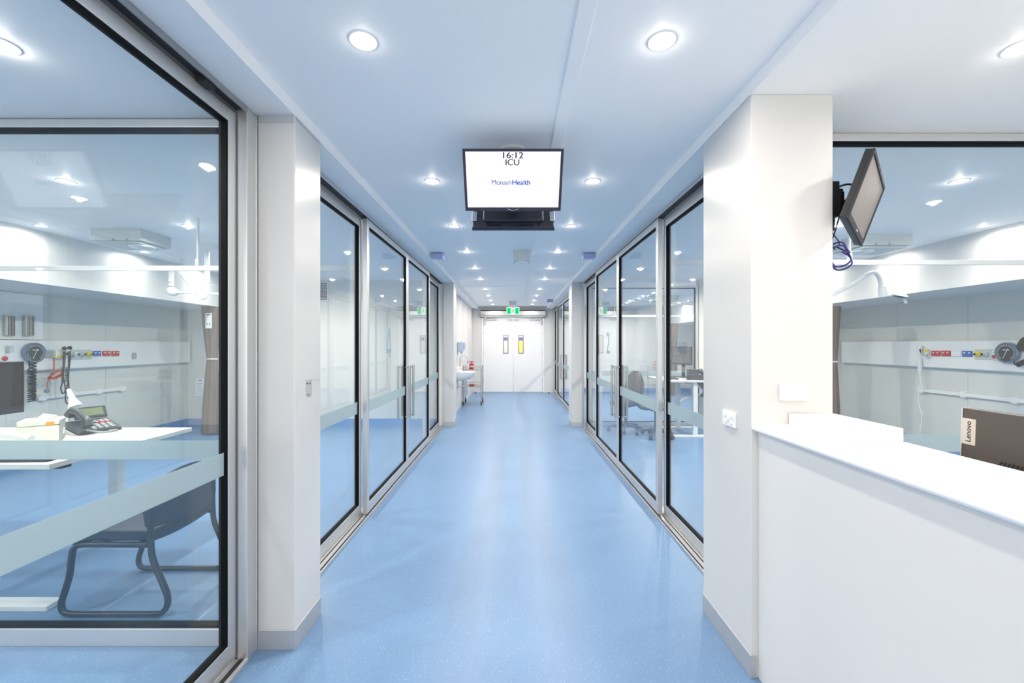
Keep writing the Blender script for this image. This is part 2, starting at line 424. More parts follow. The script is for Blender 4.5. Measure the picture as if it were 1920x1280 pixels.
# near sliding front (beside the camera) and its jamb
leaf('door_7','sliding door','large sliding glass door nearest the camera in front of the chair',-1,1.285,0.55,1.950,z1=2.508)
struct(MB().box(-1.258,-1.215,1.953,2.028,0,2.535).box(-1.312,-1.258,1.960,2.028,0,2.535).box(-1.262,-1.2125,2.02,2.049,0,2.535).box(-1.218,-1.213,2.026,2.0299,0,2.535).build('trim_12','alu',bevel=0.003),'metal door jamb against the pier with the hook','jamb')
X2 = lambda a,b:(-b,-a)
h = MB().box(-1.222,-1.214,YB,1.953,2.515,ZS).box(-1.335,-1.268,YB,1.953,2.512,ZS)
r = struct(h.build('trim_13','alud'),'metal head track above the nearest sliding door','head track')
MB().box(-1.268,-1.222,YB,1.953,2.526,ZS-0.001).build('slot','dark',r)
MB().box(-1.262,-1.226,1.70,1.76,2.500,2.526).build('bracket','dark',r)
f = MB().box(-1.335,-1.208,YB,1.953,0,0.010).box(-1.222,-1.208,YB,1.953,0.01,0.015).box(-1.30,-1.27,YB,1.953,0.01,0.021)
r = struct(f.build('trim_14','alu'),'metal floor track under the nearest sliding door','floor track')
MB().box(-1.250,-1.230,YB,1.953,0.010,0.012).build('slot','dark',r)

# crosswise glazed partitions (plane across the corridor direction)
def partition(name, label, x0, x1, yc, z0, zb, z1, jx, band=(0.894,0.986)):
    th = 0.05
    root = MB().ring(yc-th/2,yc+th/2,x0,x1,z0,z1,0.05,zb,'y',0.040)
    for x in jx: pass
    root = root.build(name,'alu',bevel=0.003); struct(root,label,'window')
    MB().ring(yc-th/2+0.006,yc+th/2-0.006,x0+0.049,x1-0.049,z0+zb-0.001,z1-0.039,0.012,0.014,'y').build('gasket','gasket',root)
    MB().box(x0+0.055,x1-0.055,yc-0.005,yc+0.005,z0+zb+0.005,z1-0.045).build('pane','glass',root)
    f = MB().box(x0+0.062,x1-0.062,yc-0.0075,yc-0.006,*band).build('frosted_band','frost',root)
    f['label'] = 'translucent frosted strip across the pane'
    return root
partition('window_7','wide glass partition in front of the visitor chair and white desk',-XW,-1.262,2.075,0.0,0.085,2.535,())
partition('window_8','wide glass partition above and behind the counter',1.397,XW,2.22,0.0,0.085,2.538,())
partition('window_9','glass partition behind the office chairs',1.36,3.30,7.60,0.0,0.075,2.50,())

# ------------------------------------------------------------------ downlights
ORD = ['first','second','third','fourth','fifth','sixth','seventh','eighth','ninth','tenth','eleventh']
def make_downlight(z, power):
    t = thing('downlight','x','downlight',(0,0,z))
    MB().lathe([(0.036,0.004),(0.036,-0.001),(0.050,-0.004),(0.052,0.0),(0.052,0.004)],seg=32).build('trim_ring','white',t,smooth=40)
    o = MB().lathe([(0.0345,0.003),(0.0345,-0.0025),(0.02,-0.0055),(0.001,-0.0065)],seg=24).build('lamp_lens','lamp',t,smooth=50)
    return t
proto_dl = make_downlight(0,0)
first = [True]
LIGHTS = []
def downlight(x, y, z, label, group, power, spread=168, halo=0.035):
    if first[0]: t = proto_dl; t.location = (x,y,z); first[0] = False
    else: t = dup(proto_dl,(x,y,z))
    t['label'] = label; t['group'] = group
    lamp(x,y,z,power,t,spread,halo)
def lamp(x,y,z,power,parent=None,spread=168,halo=0.035):
    l = bpy.data.lights.new('lamp','AREA'); l.shape = 'DISK'; l.size = 0.07; l.energy = power*0.9
    l.color = (1.0,0.90,0.775); l.spread = math.radians(spread)
    g = bpy.data.lights.new('lamp_halo','POINT'); g.shadow_soft_size = 0.012; g.energy = power*halo; g.color = l.color  # extra point light, added for a glow on the ceiling round the lens
    for d,dz in ((l,-0.010),(g,-0.022)):
        o = bpy.data.objects.new('lamp',d); COL.objects.link(o)
        if parent: o.parent = parent; o.location = (0,0,dz)
        else: o.location = (x,y,z+dz)
YS = [1.615,3.0,4.13,5.29,6.43,7.50,8.85,10.0,11.1,12.2]
PC, PR = 4.5, 22.0
for i,y in enumerate(YS):
    downlight(-0.565,y,ZC,f'recessed downlight, {ORD[i]} from the near end of the row beside the basin wall','corridor downlights',PC)
    downlight(0.565,y,ZC,f'recessed downlight, {ORD[i]} from the near end of the row beside the ceiling strip','corridor downlights',PC)
RY_ = [3.0,4.13,5.29,6.43]
for i,y in enumerate(RY_):
    for x,nm in ((3.14,'corridor'),(4.56,'bulkhead')):
        downlight(-x,y,ZR,f'chair room ceiling downlight, {ORD[i]} back in the row nearer the {nm}','room downlights',PR if x<4 else PR*0.05,165 if x<4 else 95,0.012 if x<4 else 0.0)
        downlight(x,y,ZR,f'counter room ceiling downlight, {ORD[i]} back in the row nearer the {nm}','room downlights',PR if x<4 else PR*0.05,165 if x<4 else 95,0.012 if x<4 else 0.0)
for i,y in enumerate([8.4,9.5,10.6,11.7]):
    for x,nm in ((3.14,'corridor'),(4.56,'bulkhead')):
        downlight(x,y,ZR,f'small farthest room downlight, {ORD[i]} back in the row nearer the {nm}','far room downlights',PR if x<4 else PR*0.05,165 if x<4 else 95,0.012 if x<4 else 0.0)
downlight(-1.86,1.55,ZS,'round downlight above the nearest sliding door, at the picture edge','near downlights',12.0)
downlight(1.865,1.565,ZS,'round downlight in the ceiling over the counter','near downlights',1.8)
for (x,y,z,p) in ((-0.565,0.45,ZC,PC),(0.565,0.45,ZC,PC),(-0.565,-0.9,ZC,PC),(0.565,-0.9,ZC,PC),(-0.565,-2.2,ZC,PC),(0.565,-2.2,ZC,PC),
                  (-3.2,1.0,ZS,PR),(-3.2,-1.2,ZS,PR),(-1.9,-0.6,ZS,PR),(3.2,1.2,ZS,9.0),(3.2,-0.8,ZS,22.0),(1.9,-0.1,ZS,5.0),(4.8,0.4,ZS,PR),(-4.8,0.4,ZS,PR)):
    lamp(x,y,z,p)

# ------------------------------------------------------------------ ceiling TVs
def slab(m, w, d, hh, y0=0): return m.box(-w/2,w/2,y0,y0+d,-hh/2,hh/2)
# mount
mt = thing('ceiling_bracket','grey ceiling bracket with round plate holding the two back-to-back televisions','bracket',(0.0,2.535,ZC))
MB().lathe([(0.086,0.0),(0.086,-0.010),(0.080,-0.014),(0.03,-0.016)],seg=32).build('ceiling_plate','mount',mt,smooth=40)
MB().cyl((0,0,-0.012),(0,0,-0.05),0.024).build('collar','white',mt,smooth=40)
MB().cyl((0,0,-0.03),(0,0.06,-0.30),0.017).build('pole','mount',mt,smooth=40)
MB().box(-0.04,0.04,-0.015,0.215,-0.315,-0.28).build('crossbar','black',mt,bevel=0.004)
tilt = 0.50
# front tv: local front faces -Y
tv = thing('mounted_television','lit television facing the viewer, showing a clock and a health service name','television',(0.003,2.378,2.364),(tilt,0,0),'ceiling televisions')
W_, H_ = 0.546, 0.325
MB().ring(-0.012,0.004,-W_/2,W_/2,-H_/2,H_/2,0.015,0.020,'y',0.014).build('bezel','bezel',tv,bevel=0.002)
MB().box(-W_/2+0.004,W_/2-0.004,0.002,0.022,-H_/2+0.004,H_/2-0.004).build('back_cover','navy',tv,bevel=0.004)
MB().box(-0.15,0.15,0.022,0.045,-0.11,0.09).build('rear_housing','navy',tv,bevel=0.008)
sc_ = MB().box(-W_/2+0.013,W_/2-0.013,-0.003,0.003,-H_/2+0.018,H_/2-0.012).build('screen','screen',tv)
FR = RX(PI/2)
text('clock_lettering','16:12',0.044,'txt',sc_,T(-0.004,-0.0036,0.128) @ Matrix.Diagonal((1.25,1,1,1)) @ FR,bold=0.0010)
text('ward_lettering','ICU',0.044,'txt',sc_,T(-0.004,-0.0036,0.093) @ Matrix.Diagonal((1.1,1,1,1)) @ FR,bold=0.0010)
text('name_lettering','Monash',0.0385,'txtblue2',sc_,T(-0.0075,-0.0036,-0.010) @ FR,align='RIGHT',space=0.93,bold=0.0006)
text('name_lettering','Health',0.0385,'txtblue',sc_,T(-0.0065,-0.0036,-0.010) @ FR,bold=0.0014,align='LEFT',space=1.0)
MB().tube([(-0.032,-0.013,-H_/2+0.012),(-0.012,-0.013,-H_/2+0.006),(0,-0.013,-H_/2+0.004),(0.012,-0.013,-H_/2+0.006),(0.032,-0.013,-H_/2+0.012)],0.0014,6).build('chevron_badge','silver',tv)
# rear tv, facing away
tv2 = thing('mounted_television','second television seen from behind, hung back-to-back beyond the lit one','television',(0.005,2.886,2.357),(-tilt,0,0),'ceiling televisions')
MB().ring(0.004,0.020,-W_/2,W_/2,-H_/2,H_/2,0.015,0.020,'y',0.014).build('bezel','navy',tv2,bevel=0.002)
MB().box(-W_/2+0.004,W_/2-0.004,-0.010,0.008,-H_/2+0.004,H_/2-0.004).build('back_cover','navy',tv2,bevel=0.004)
MB().box(-0.20,0.20,-0.035,-0.010,-0.12,0.10).build('rear_housing','navy',tv2,bevel=0.010)
MB().box(-W_/2+0.013,W_/2-0.013,0.008,0.016,-H_/2+0.018,H_/2-0.012).build('screen','screen',tv2)
for x in (-0.125,0.085):
    MB().box(x-0.045,x+0.045,-0.0115,-0.0095,-0.155,-0.135).build('rating_label','black',tv2)
for x in (-0.17,0.17):
    MB().box(x-0.012,x+0.012,-0.014,-0.0095,-0.148,-0.125).build('speaker_port','black',tv2,bevel=0.003)
for x in (-0.26,0.26):
    MB().box(x-0.018,x+0.018,-0.012,0.006,-0.105,-0.02).build('side_wing','silver',tv2,bevel=0.005)
# arms of the mount
MB().box(-0.10,0.10,-0.11,-0.100,-0.28,-0.20).move(T()).build('wall_plate','black',mt)
MB().tube([(0,-0.012,-0.245),(0,-0.105,-0.24)],0.016,10).build('tilt_arm','black',mt)
MB().tube([(0,0.20,-0.30),(0,0.315,-0.262)],0.018,10).build('tilt_arm','black',mt)

# ------------------------------------------------------------------ ceiling boxes, call lights, exit sign
def sensor(x, y, label):
    t = thing('mounted_sensor_box',label,'ceiling box',(x,y,ZC),group='ceiling boxes along the corridor')
    MB().box(-0.10,0.10,0,0.16,-0.135,0).build('housing','mount',t,bevel=0.004)
    MB().lathe([(0.075,0.0),(0.075,-0.008),(0.06,-0.02),(0.025,-0.028),(0.001,-0.030)],o=(0.0,0.08,-0.135),seg=28).build('dome','white',t,smooth=60)
    return t
sensor(0.112,5.17,'grey domed ceiling box beside the long strip, nearer than the exit sign')
sensor(0.0,11.35,'grey box with a dome on the ceiling just before the exit sign')
def calllight(x, y, label):
    t = thing('mounted_call_light',label,'call light',(x,y,ZC),group='over-door call lights')
    MB().box(-0.082,0.082,-0.012,0.012,-0.012,0.0).build('base','lgrey',t,bevel=0.003)
    MB().box(-0.078,0.078,-0.045,0.045,-0.072,-0.010).build('lens','lilac',t,bevel=0.010)
    m = MB()
    for k in range(7): m.box(-0.066+k*0.021,-0.060+k*0.021,-0.048,-0.0445,-0.066,-0.016)
    m.build('ribs','lilac',t)
calllight(-0.94,5.36,'lilac call light on the ceiling edge over the numeral 4 glazing')
calllight(0.955,5.36,'lilac call light on the ceiling edge over the numeral 2 glazing')
calllight(0.95,10.9,'small lilac call light far along the ceiling near the double doors')
ex = thing('exit_sign','green and white running figure exit sign hung before the double doors','exit sign',(0.012,12.0,2.40))
MB().box(-0.18,0.18,-0.018,0.018,-0.10,0.10).build('sign_case','exitw',ex,bevel=0.012)
for x0,x1 in ((-0.165,-0.062),(0.062,0.165)): MB().box(x0,x1,-0.0205,-0.017,-0.085,0.085).build('green_field','exitg',ex)
for hx_ in (-0.10,0.10): MB().tube([(hx_,0,0.10),(hx_,0,0.20)],0.006,8).build('hanger','white',ex)
g = MB()
yf = -0.0215
g.lathe([(0.013,-0.0),(0.013,0.002)],o=(0.008,yf,0.055),axis=(0,1,0),seg=14)
for pts,r in (([(0.004,yf,0.035),(-0.004,yf,-0.005)],0.011),([(-0.004,yf,-0.005),(0.018,yf,-0.03),(0.008,yf,-0.065)],0.007),([(-0.004,yf,-0.005),(-0.014,yf,-0.04),(-0.040,yf,-0.055)],0.007),
              ([(0.004,yf,0.032),(0.028,yf,0.018),(0.040,yf,0.030)],0.005),([(0.004,yf,0.032),(-0.020,yf,0.028),(-0.030,yf,0.005)],0.005)):
    g.tube(pts,r,8)
g.build('running_figure','figure',ex)

# ------------------------------------------------------------------ end doors
def enddoor(name, label, x0, x1, inner):
    vx = (x1-0.30,x1-0.155) if inner>0 else (x0+0.155,x0+0.30)
    z0,z1 = 1.19,1.73
    yf,yb = YE+0.03,YE+0.075
    m = MB().box(x0,vx[0],yf,yb,0.008,2.25).box(vx[1],x1,yf,yb,0.008,2.25).box(vx[0],vx[1],yf,yb,0.008,z0).box(vx[0],vx[1],yf,yb,z1,2.25)
    r = struct(m.build(name,'door'),label,'door')
    MB().ring(yf-0.010,yf+0.004,vx[0]-0.012,vx[1]+0.012,z0-0.012,z1+0.012,0.028,0.028,'y').build('vision_frame','doorframe',r)
    MB().box(vx[0]+0.002,vx[1]-0.002,yf+0.012,yf+0.018,z0+0.002,z1-0.002).build('pane','glass',r)
    hx = x0-0.006 if inner>0 else x1+0.006
    for z in (0.3,1.15,1.75,): MB().cyl((hx,yf-0.006,z),(hx,yf-0.006,z+0.11),0.009,seg=10).build('hinge','steel',r,smooth=40)
    cx = (x0+0.03,x0+0.40) if inner>0 else (x1-0.40,x1-0.03)
    MB().box(cx[0] if inner>0 else cx[0],cx[1],yf-0.03,yf,2.19,2.235).build('closer_arm','skirt',r,bevel=0.004)
    kx = x0+0.04 if inner>0 else x1-0.04
    MB().box(kx-0.02,kx+0.02,yf-0.05,yf,2.08,2.26).build('closer_bracket','alu',r,bevel=0.006)
    px = x1-0.155 if inner>0 else x0+0.155
    MB().box(min(x1 if inner>0 else x0,px),max(x1 if inner>0 else x0,px),yf-0.028,yf,2.185,2.25).build('latch_box','mount',r,bevel=0.004)
    return r
enddoor('door_8','white hinged door leaf at the corridor end, nearer the hand basin',-0.885,0.020,1)
enddoor('door_9','white hinged door leaf at the corridor end, with the yellow view through its pane',0.030,0.915,-1)
m = MB().box(-0.94,-0.89,YE-0.02,YE+0.10,0,2.30).box(0.92,0.97,YE-0.02,YE+0.10,0,2.30).box(-0.94,0.97,YE-0.02,YE+0.10,2.262,2.32)
struct(m.build('trim_15','door',bevel=0.003),'white frame around the double doors','door frame')
op = thing('door_operator','long silver door operator housing above the double doors','door operator',(0.015,YE,2.32))
MB().box(-0.98,0.98,-0.14,-0.001,0.02,0.145).build('housing','alu',op,bevel=0.006)
MB().box(-0.96,0.96,-0.11,-0.002,-0.03,0.02).build('lower_rail','lgrey',op,bevel=0.004)
MB().box(-0.98,0.98,-0.10,-0.002,0.146,0.175).build('shadow_gap','black',op)
MB().box(-0.955,-0.84,-0.1415,-0.1395,0.045,0.06).build('badge','black',op)
for x in (-0.83,0.83):
    MB().tube([(x,-0.07,-0.028),(x,-0.07,-0.085)],0.012,10).build('spindle','alu',op)
struct(MB().box(-1.21,-1.21+0.008,12.0,12.02,0.3,1.95).build('trim_16','lgrey'),'thin dark edge strip on the basin wall near the doors','trim')
# space behind the doors
struct(MB().box(-1.3,1.3,15.0,15.1,0,2.6).build('wall_beyond','wall'),'white wall of the corridor seen through the door panes','wall')
struct(MB().box(-1.4,-1.3,YE+0.12,15.0,0,2.6).box(1.3,1.4,YE+0.12,15.0,0,2.6).build('wall_beyond_sides','wall'),'white side walls beyond the double doors','wall')
struct(MB().box(-1.4,1.4,YE+0.12,15.1,2.6,2.7).build('ceiling_beyond','ceil'),'white ceiling beyond the double doors','ceiling')
tag(MB().box(0.12,0.42,14.96,14.999,0.9,1.60).build('notice_board','yellowwall'),'yellow board seen through the pane of the far door leaf','board')
tag(MB().box(-0.42,0.60,14.4,14.46,1.585,1.70).build('hanging_sign','bluesign'),'blue overhead sign glimpsed through the door panes','sign')
lamp(0,13.9,2.6,20); lamp(0,14.6,2.6,16)
# door stops
for i,(x,lab) in enumerate(((-1.10,'black door stop on the floor below the trolley'),(1.08,'black door stop on the floor by the far glazing'))):
    tag(MB().lathe([(0.022,0),(0.022,0.012),(0.016,0.03),(0.001,0.034)],o=(x,12.72,0.0),seg=14).build('door_stop','black',smooth=40),lab,'door stop','door stops')

# ------------------------------------------------------------------ basin wall things
WX = -1.215
sk = thing('mounted_hand_basin','white wall-hung hand basin with rounded bowl','basin',(WX,9.40,0.0))
def dshape(s, d, wdt, z, n=20, x0=0.0):
    pts = [(x0,-wdt/2*s,z)]
    for i in range(n+1):
        a = -PI/2 + PI*i/n
        pts.append((x0+0.10*s+(d-0.10)*s*max(0,math.cos(a))**0.8, wdt/2*s*math.sin(a), z))
    pts.append((x0,wdt/2*s,z)); return pts
MB().loft([dshape(0.30,0.41,0.5,0.66),dshape(0.62,0.41,0.5,0.69),dshape(0.86,0.41,0.5,0.75),dshape(0.97,0.41,0.5,0.82),dshape(1,0.41,0.5,0.845),dshape(1,0.41,0.5,0.857),
           [(p[0]*0.9+0.02,p[1]*0.9,0.859) for p in dshape(1,0.41,0.5,0.859)],
           [(p[0]*0.75+0.04,p[1]*0.75,0.80) for p in dshape(1,0.41,0.5,0.8)],
           [(p[0]*0.35+0.09,p[1]*0.35,0.745) for p in dshape(1,0.41,0.5,0.75)]]).build('bowl','ceramic',sk,smooth=60)
MB().box(0.0,0.075,-0.25,0.25,0.84,0.975).build('splashback','ceramic',sk,bevel=0.015)
tr = MB().cyl((0.19,0,0.40),(0.19,0,0.67),0.020,seg=14).cyl((0.19,0,0.36),(0.19,0,0.50),0.034,seg=14).tube([(0.0,0,0.53),(0.19,0,0.53)],0.018,12).cyl((0.001,0,0.53),(0.02,0,0.53),0.04,seg=16)
tr.build('waste_trap','chrome',sk,smooth=40)
tp = thing('basin_tap','chrome gooseneck tap over the white basin','tap',(WX+0.055,9.40,0.975))
pts = [(0.0,0,0.0),(0.0,0,0.13)]+[(0.085-0.085*math.cos(a),0,0.15+0.085*math.sin(a)) for a in [PI*i/10 for i in range(11)]]+[(0.172,0,0.10)]
MB().tube(pts,0.010,10).build('spout','chrome',tp,smooth=60)
MB().cyl((0.172,0,0.098),(0.174,0,0.075),0.012,seg=12).build('aerator','black',tp)
MB().cyl((0,0,0.0),(0,0,0.02),0.022,seg=16).build('base','chrome',tp,smooth=40)
for y in (-0.09,0.09): MB().cyl((0,y,0.0),(0,y,0.03),0.012,seg=12).tube([(0,y,0.03),(0.06,y,0.035)],0.006,8).build('lever','chrome',tp,smooth=40)
so = thing('soap_dispenser','grey-blue soap dispenser on the wall above the basin','soap dispenser',(WX,9.45,1.265))
MB().box(0,0.12,-0.10,0.10,0.02,0.25).build('body','soap',so,bevel=0.02)
MB().box(0.11,0.168,-0.07,0.07,0.08,0.235).build('push_lever','lilac',so,bevel=0.012)
MB().box(0.125,0.172,-0.04,0.04,0.13,0.215).build('window','soap',so,bevel=0.006)
MB().cyl((0.085,0,-0.01),(0.085,0,0.03),0.02,seg=12).build('nozzle','soap',so)
tag(MB().box(WX,WX+0.003,9.75,9.95,1.52,1.76).build('wall_notice','paper'),'pale paper sheet on the wall above the soap dispenser','notice')

tl = thing('steel_trolley','stainless steel trolley on castors between basin and double doors','trolley',(-0.965,10.48,0))
for sx in (-1,1):
    for sy in (-1,1):
        x,y = sx*0.215,sy*0.26
        p = MB().tube([(x,y,0.13),(x,y,0.945)],0.0125,12).build('post','steel',tl,smooth=40)
        cst = MB().cyl((x-0.013,y,0.05),(x+0.013,y,0.05),0.048,seg=20).build('caster','black',tl,smooth=40)
        MB().box(x-0.02,x+0.02,y-0.02,y+0.02,0.05,0.135).build('fork','steel',cst,bevel=0.004)
for z in (0.835,0.43):
    MB().box(-0.21,0.21,-0.255,0.255,z,z+0.022).build('shelf','steel',tl,bevel=0.004)
    rr = MB()
    for y in (-0.26,0.26): rr.tube([(-0.215,y,z+0.075),(0.215,y,z+0.075)],0.006,8)
    rr.tube([(-0.215,-0.26,z+0.075),(-0.215,0.26,z+0.075)],0.006,8)
    rr.build('guard_rail','steel',tl,smooth=40)
bt = thing('spray_bottle','red pump bottle standing on the steel trolley top','bottle',(-1.0,10.42,0.8585))
MB().lathe([(0.055,0),(0.058,0.01),(0.058,0.05),(0.05,0.06),(0.05,0.085),(0.058,0.09),(0.058,0.12),(0.02,0.14),(0.018,0.15)],seg=20).build('body','red',bt,smooth=40)
MB().lathe([(0.0505,0.062),(0.0515,0.063),(0.0515,0.082),(0.0505,0.083)],seg=20).build('band','white',bt)
MB().cyl((0,0,0.15),(0,0,0.20),0.012,seg=10).box(-0.06,0.06,-0.012,0.012,0.165,0.185).build('pump','red',bt)
MB().cyl((0,0,0.20),(0,0,0.225),0.02,0.012,seg=12).build('cap','lgrey',bt)
tag(MB().box(-1.05,-0.93,10.37,10.47,0.4535,0.496).build('small_box','red',bevel=0.004),'small red box on the lower trolley shelf','box')

# ------------------------------------------------------------------ pier fittings
hk = thing('wall_hook','small steel wall hook with wire arm on the pale pier','hook',(-1.0,2.03,0))
hk.location = (0,0,0)
X0 = (574-961)*2.03/800; X1 = (584.8-961)*2.03/800; Z0 = 1.45-(745-646)*2.03/800; Z1 = 1.45-(712-646)*2.03/800
pl = [(X0,Z1),(X0,Z0+0.010),(X0+0.006,Z0+0.003),((X0+X1)/2,Z0),(X1-0.006,Z0+0.003),(X1,Z0+0.010),(X1,Z1)]
MB().prism(pl,lambda a,b:(a,2.0295,b),lambda a,b:(a,2.025,b)).build('plate','grey',hk)
MB().tube([(X1-0.004,2.022,Z1+0.002),(X1+0.05,2.015,Z1+0.0025)],0.0016,6).build('wire_arm','steel',hk)
for (x,z) in ((X0+0.008,Z1-0.016),(X1-0.008,Z1-0.016),((X0+X1)/2,Z0+0.014)):
    MB().cyl((x,2.0255,z),(x,2.0235,z),0.003,seg=8).build('screw','dark',hk)

po = thing('power_outlet','white double power outlet on the pier side, facing the corridor','power outlet',(1.038,2.032,1.098))
MB().box(-0.012,0.0,-0.058,0.058,-0.0365,0.0365).build('plate','white',po,bevel=0.003)
for (y,z) in ((-0.028,0.016),(0.022,0.016),(-0.028,-0.014),(0.022,-0.014),(-0.003,0.001)):
    MB().box(-0.018,-0.012,y-0.008,y+0.008,z-0.007,z+0.007).build('rocker','white',po,bevel=0.002)
sw = thing('wall_plate','white blank plate with a round button on the pier face above the counter','wall plate',at(1485,734,1.857))
MB().box(-0.058,0.058,-0.020,0,-0.0365,0.0365).build('plate','white',sw,bevel=0.003)
MB().lathe([(0.009,0),(0.009,0.006),(0.005,0.009)],o=(0.003,-0.020,0.003),axis=(0,-1,0),seg=16).build('button','white',sw,smooth=40)

# ------------------------------------------------------------------ counter
ct = thing('reception_counter','thick white counter top with rounded edge on the half wall','counter',(0,0,0))
prof = [(1.055,1.072)]
prof = [(1.395,1.074),(1.395,1.104)]
for i in range(9):
    a = PI/2 + PI*i/8
    prof.append((1.055+0.015*math.cos(a), 1.089+0.015*math.sin(a)))
MB().prism(prof,lambda a,b:(a,YB+0.02,b),lambda a,b:(a,1.856,b)).build('counter_top','counter',ct,smooth=40)
MB().box(1.20,1.394,1.52,1.855,1.104,1.152).build('raised_block','counter',ct,bevel=0.003)
MB().box(1.302,3.3,-2.6,1.85,0.70,0.73).build('bounce_work_surface','desk',ct,bevel=0.003)  # unseen; holds the monitor, widened to bounce light up to the ceiling
MB().box(1.302,1.33,-1.8,1.85,0.02,0.70).build('panel','desk',ct)

# big monitor seen from behind, at the counter
mo = thing('desktop_monitor','brown-grey monitor seen from behind over the counter, slanted vent slots and maker tag','monitor',(1.558,1.222,1.02),(0,0.035,0))
MB().box(-0.006,0.022,-0.254,0.254,-0.205,0.212).build('back_cover','taupe',mo,bevel=0.003)
MB().box(0.0221,0.026,-0.254,0.254,-0.205,0.212).build('screen','screenbrown',mo)
MB().box(-0.008,0.028,0.2535,0.2575,-0.205,0.212).build('edge_trim','silver',mo)
tg = MB().box(-0.0075,-0.0058,0.212,0.2575,0.090,0.178).build('maker_tag','tag',mo)
# lettering runs upward; front normal -x ; text x -> z, text y -> +y
Rt = Matrix(((0,0,-1,0),(0,1,0,0),(1,0,0,0),(0,0,0,1)))
text('tag_lettering','Lenovo',0.0235,'ink',tg,T(-0.0078,0.233,0.134) @ Rt,bold=0.0004)
v = MB()
for k in range(34):
    y = 0.135-k*0.0112
    v.prism([(0,0),(0.0055,0),(-0.0195,-0.052),(-0.025,-0.052)][::1],lambda a,b,y=y:(-0.0070,y-0.0*a+a*-1-0.0,b+0.058),lambda a,b,y=y:(-0.0058,y-a,b+0.058))
v.build('vent_slots','black',mo)
MB().box(-0.0065,-0.0058,-0.10,-0.098,-0.20,-0.03).box(-0.0065,-0.0058,-0.254,-0.10,-0.032,-0.03).build('cover_seam','black',mo)
MB().tube([(0.03,0,-0.10),(0.05,0,-0.28)],0.02,12).build('stand','black',mo)
MB().box(-0.04,0.14,-0.11,0.11,-0.289,-0.277).build('base','black',mo,bevel=0.004)

# wall monitor with bracket and cables
wm = thing('wall_monitor','dark switched-off monitor tilted down on a wall arm above the counter','monitor',(1.598,1.925,2.095))
# orientation from the photograph: yaw, pitch, roll of a panel facing +x
wm.rotation_mode = 'QUATERNION'
Rw = (RZ(-0.813) @ RY(0.301) @ RX(-0.095))
wm.rotation_quaternion = Rw.to_quaternion()
mw, mh = 0.462, 0.288
MB().ring(-0.004,0.006,-mw/2,mw/2,-mh/2,mh/2,0.014,0.026,'x',0.014).build('bezel','dark',wm,bevel=0.002)
MB().box(-0.028,-0.003,-mw/2+0.001,mw/2-0.001,-mh/2+0.001,mh/2-0.001).build('back_cover','black',wm,bevel=0.003)
MB().box(-0.003,0.001,-mw/2+0.012,mw/2-0.012,-mh/2+0.024,mh/2-0.012).build('screen','screenoff',wm)
MB().box(0.0055,0.0068,-0.02,0.02,-mh/2+0.010,-mh/2+0.016).build('badge','silver',wm)
MB().box(-0.036,-0.028,-0.07,0.05,-0.055,0.055).build('rear_plate','silver',wm,bevel=0.002)
wb = thing('monitor_arm','black wall arm carrying the tilted monitor','bracket',(1.3955,1.905,2.085))
MB().box(0,0.034,-0.042,0.05,-0.075,0.080).build('wall_plate','black',wb,bevel=0.003)
MB().box(0.0,0.030,-0.020,0.02,-0.13,-0.075).build('cable_guide','black',wb,bevel=0.003)
MB().box(0.034,0.068,-0.03,0.03,-0.055,0.045).build('joint','black',wb,bevel=0.010)
MB().cyl((0.05,-0.005,-0.062),(0.05,-0.005,0.052),0.022,seg=16).build('pivot','black',wb,smooth=40)
MB().tube([(0.05,0,0.0),(0.085,0.0,-0.006),(0.11,0.004,0.0),(0.150,0.015,0.006)],[0.024,0.014,0.026,0.03],14).build('swivel','black',wb,smooth=60)
MB().tube(smooth_path([(0.03,-0.04,0.055),(0.06,-0.05,0.062),(0.10,-0.05,0.056),(0.135,-0.035,0.040)]),0.0045,8).build('hook_rod','black',wb,smooth=60)
m = MB()
m.tube(smooth_path([(1.41,1.92,1.985),(1.43,1.90,1.94),(1.455,1.90,1.905),(1.475,1.93,1.90)]),0.0028,6)
m.tube(smooth_path([(1.455,1.90,2.02),(1.435,1.90,1.95),(1.42,1.90,1.905),(1.44,1.91,1.88),(1.47,1.94,1.885)]),0.0028,6)
tag(m.build('power_cables','black',smooth=60),'thin black cables hanging behind the tilted wall monitor','cable')
m = MB()
lp = []
for i in range(30):
    a = 2*PI*i/14.0
    k = i/29
    lp.append((1.462+0.050*math.cos(a)+0.012*k, 1.915+0.01*math.sin(3*a)+0.004*k, 1.862-0.03*k+0.050*math.sin(a)))
m.tube(smooth_path([(1.475,1.95,1.90)]+lp+[(1.49,1.93,1.87)],4),0.0036,7)
tag(m.build('network_cord','cable',smooth=60),'coiled dark blue cable below the tilted wall monitor','cable')

# ------------------------------------------------------------------ bed-head services (both rooms)
def services(side, label, raillabel, y0, y1):
    X = side*XW
    f = lambda a,b: (min(X-side*a,X-side*b), max(X-side*a,X-side*b))
    m = MB().box(*f(0.002,0.085),y0,y1,1.135,1.505)
    o = m.build('mounted_bedhead_panel','white',bevel=0.018,seg=3); tag(o,label,'bedhead panel','bed-head panels')
def rail(side, y0, y1, z, label):
    X = side*XW
    t = thing('equipment_rail',label,'rail',(X,0,z),group='equipment rails')
    xa = (lambda a:-side*a)
    MB().box(min(xa(0.035),xa(0.045)),max(xa(0.035),xa(0.045)),y0,y1,-0.0125,0.0325).build('bar','white',t,bevel=0.002)
    n = 4
    for i in range(n):
        y = y0+0.06+(y1-y0-0.12)*i/(n-1)
        MB().box(min(xa(0),xa(0.048)),max(xa(0),xa(0.048)),y-0.03,y+0.03,-0.03,0.05).build('bracket','white',t,bevel=0.004)
services(-1,'long white bed-head services panel carrying the dial in the chair room','',3.6,7.60)
services(1,'long white bed-head services panel with red outlets in the counter room','',3.2,7.45)
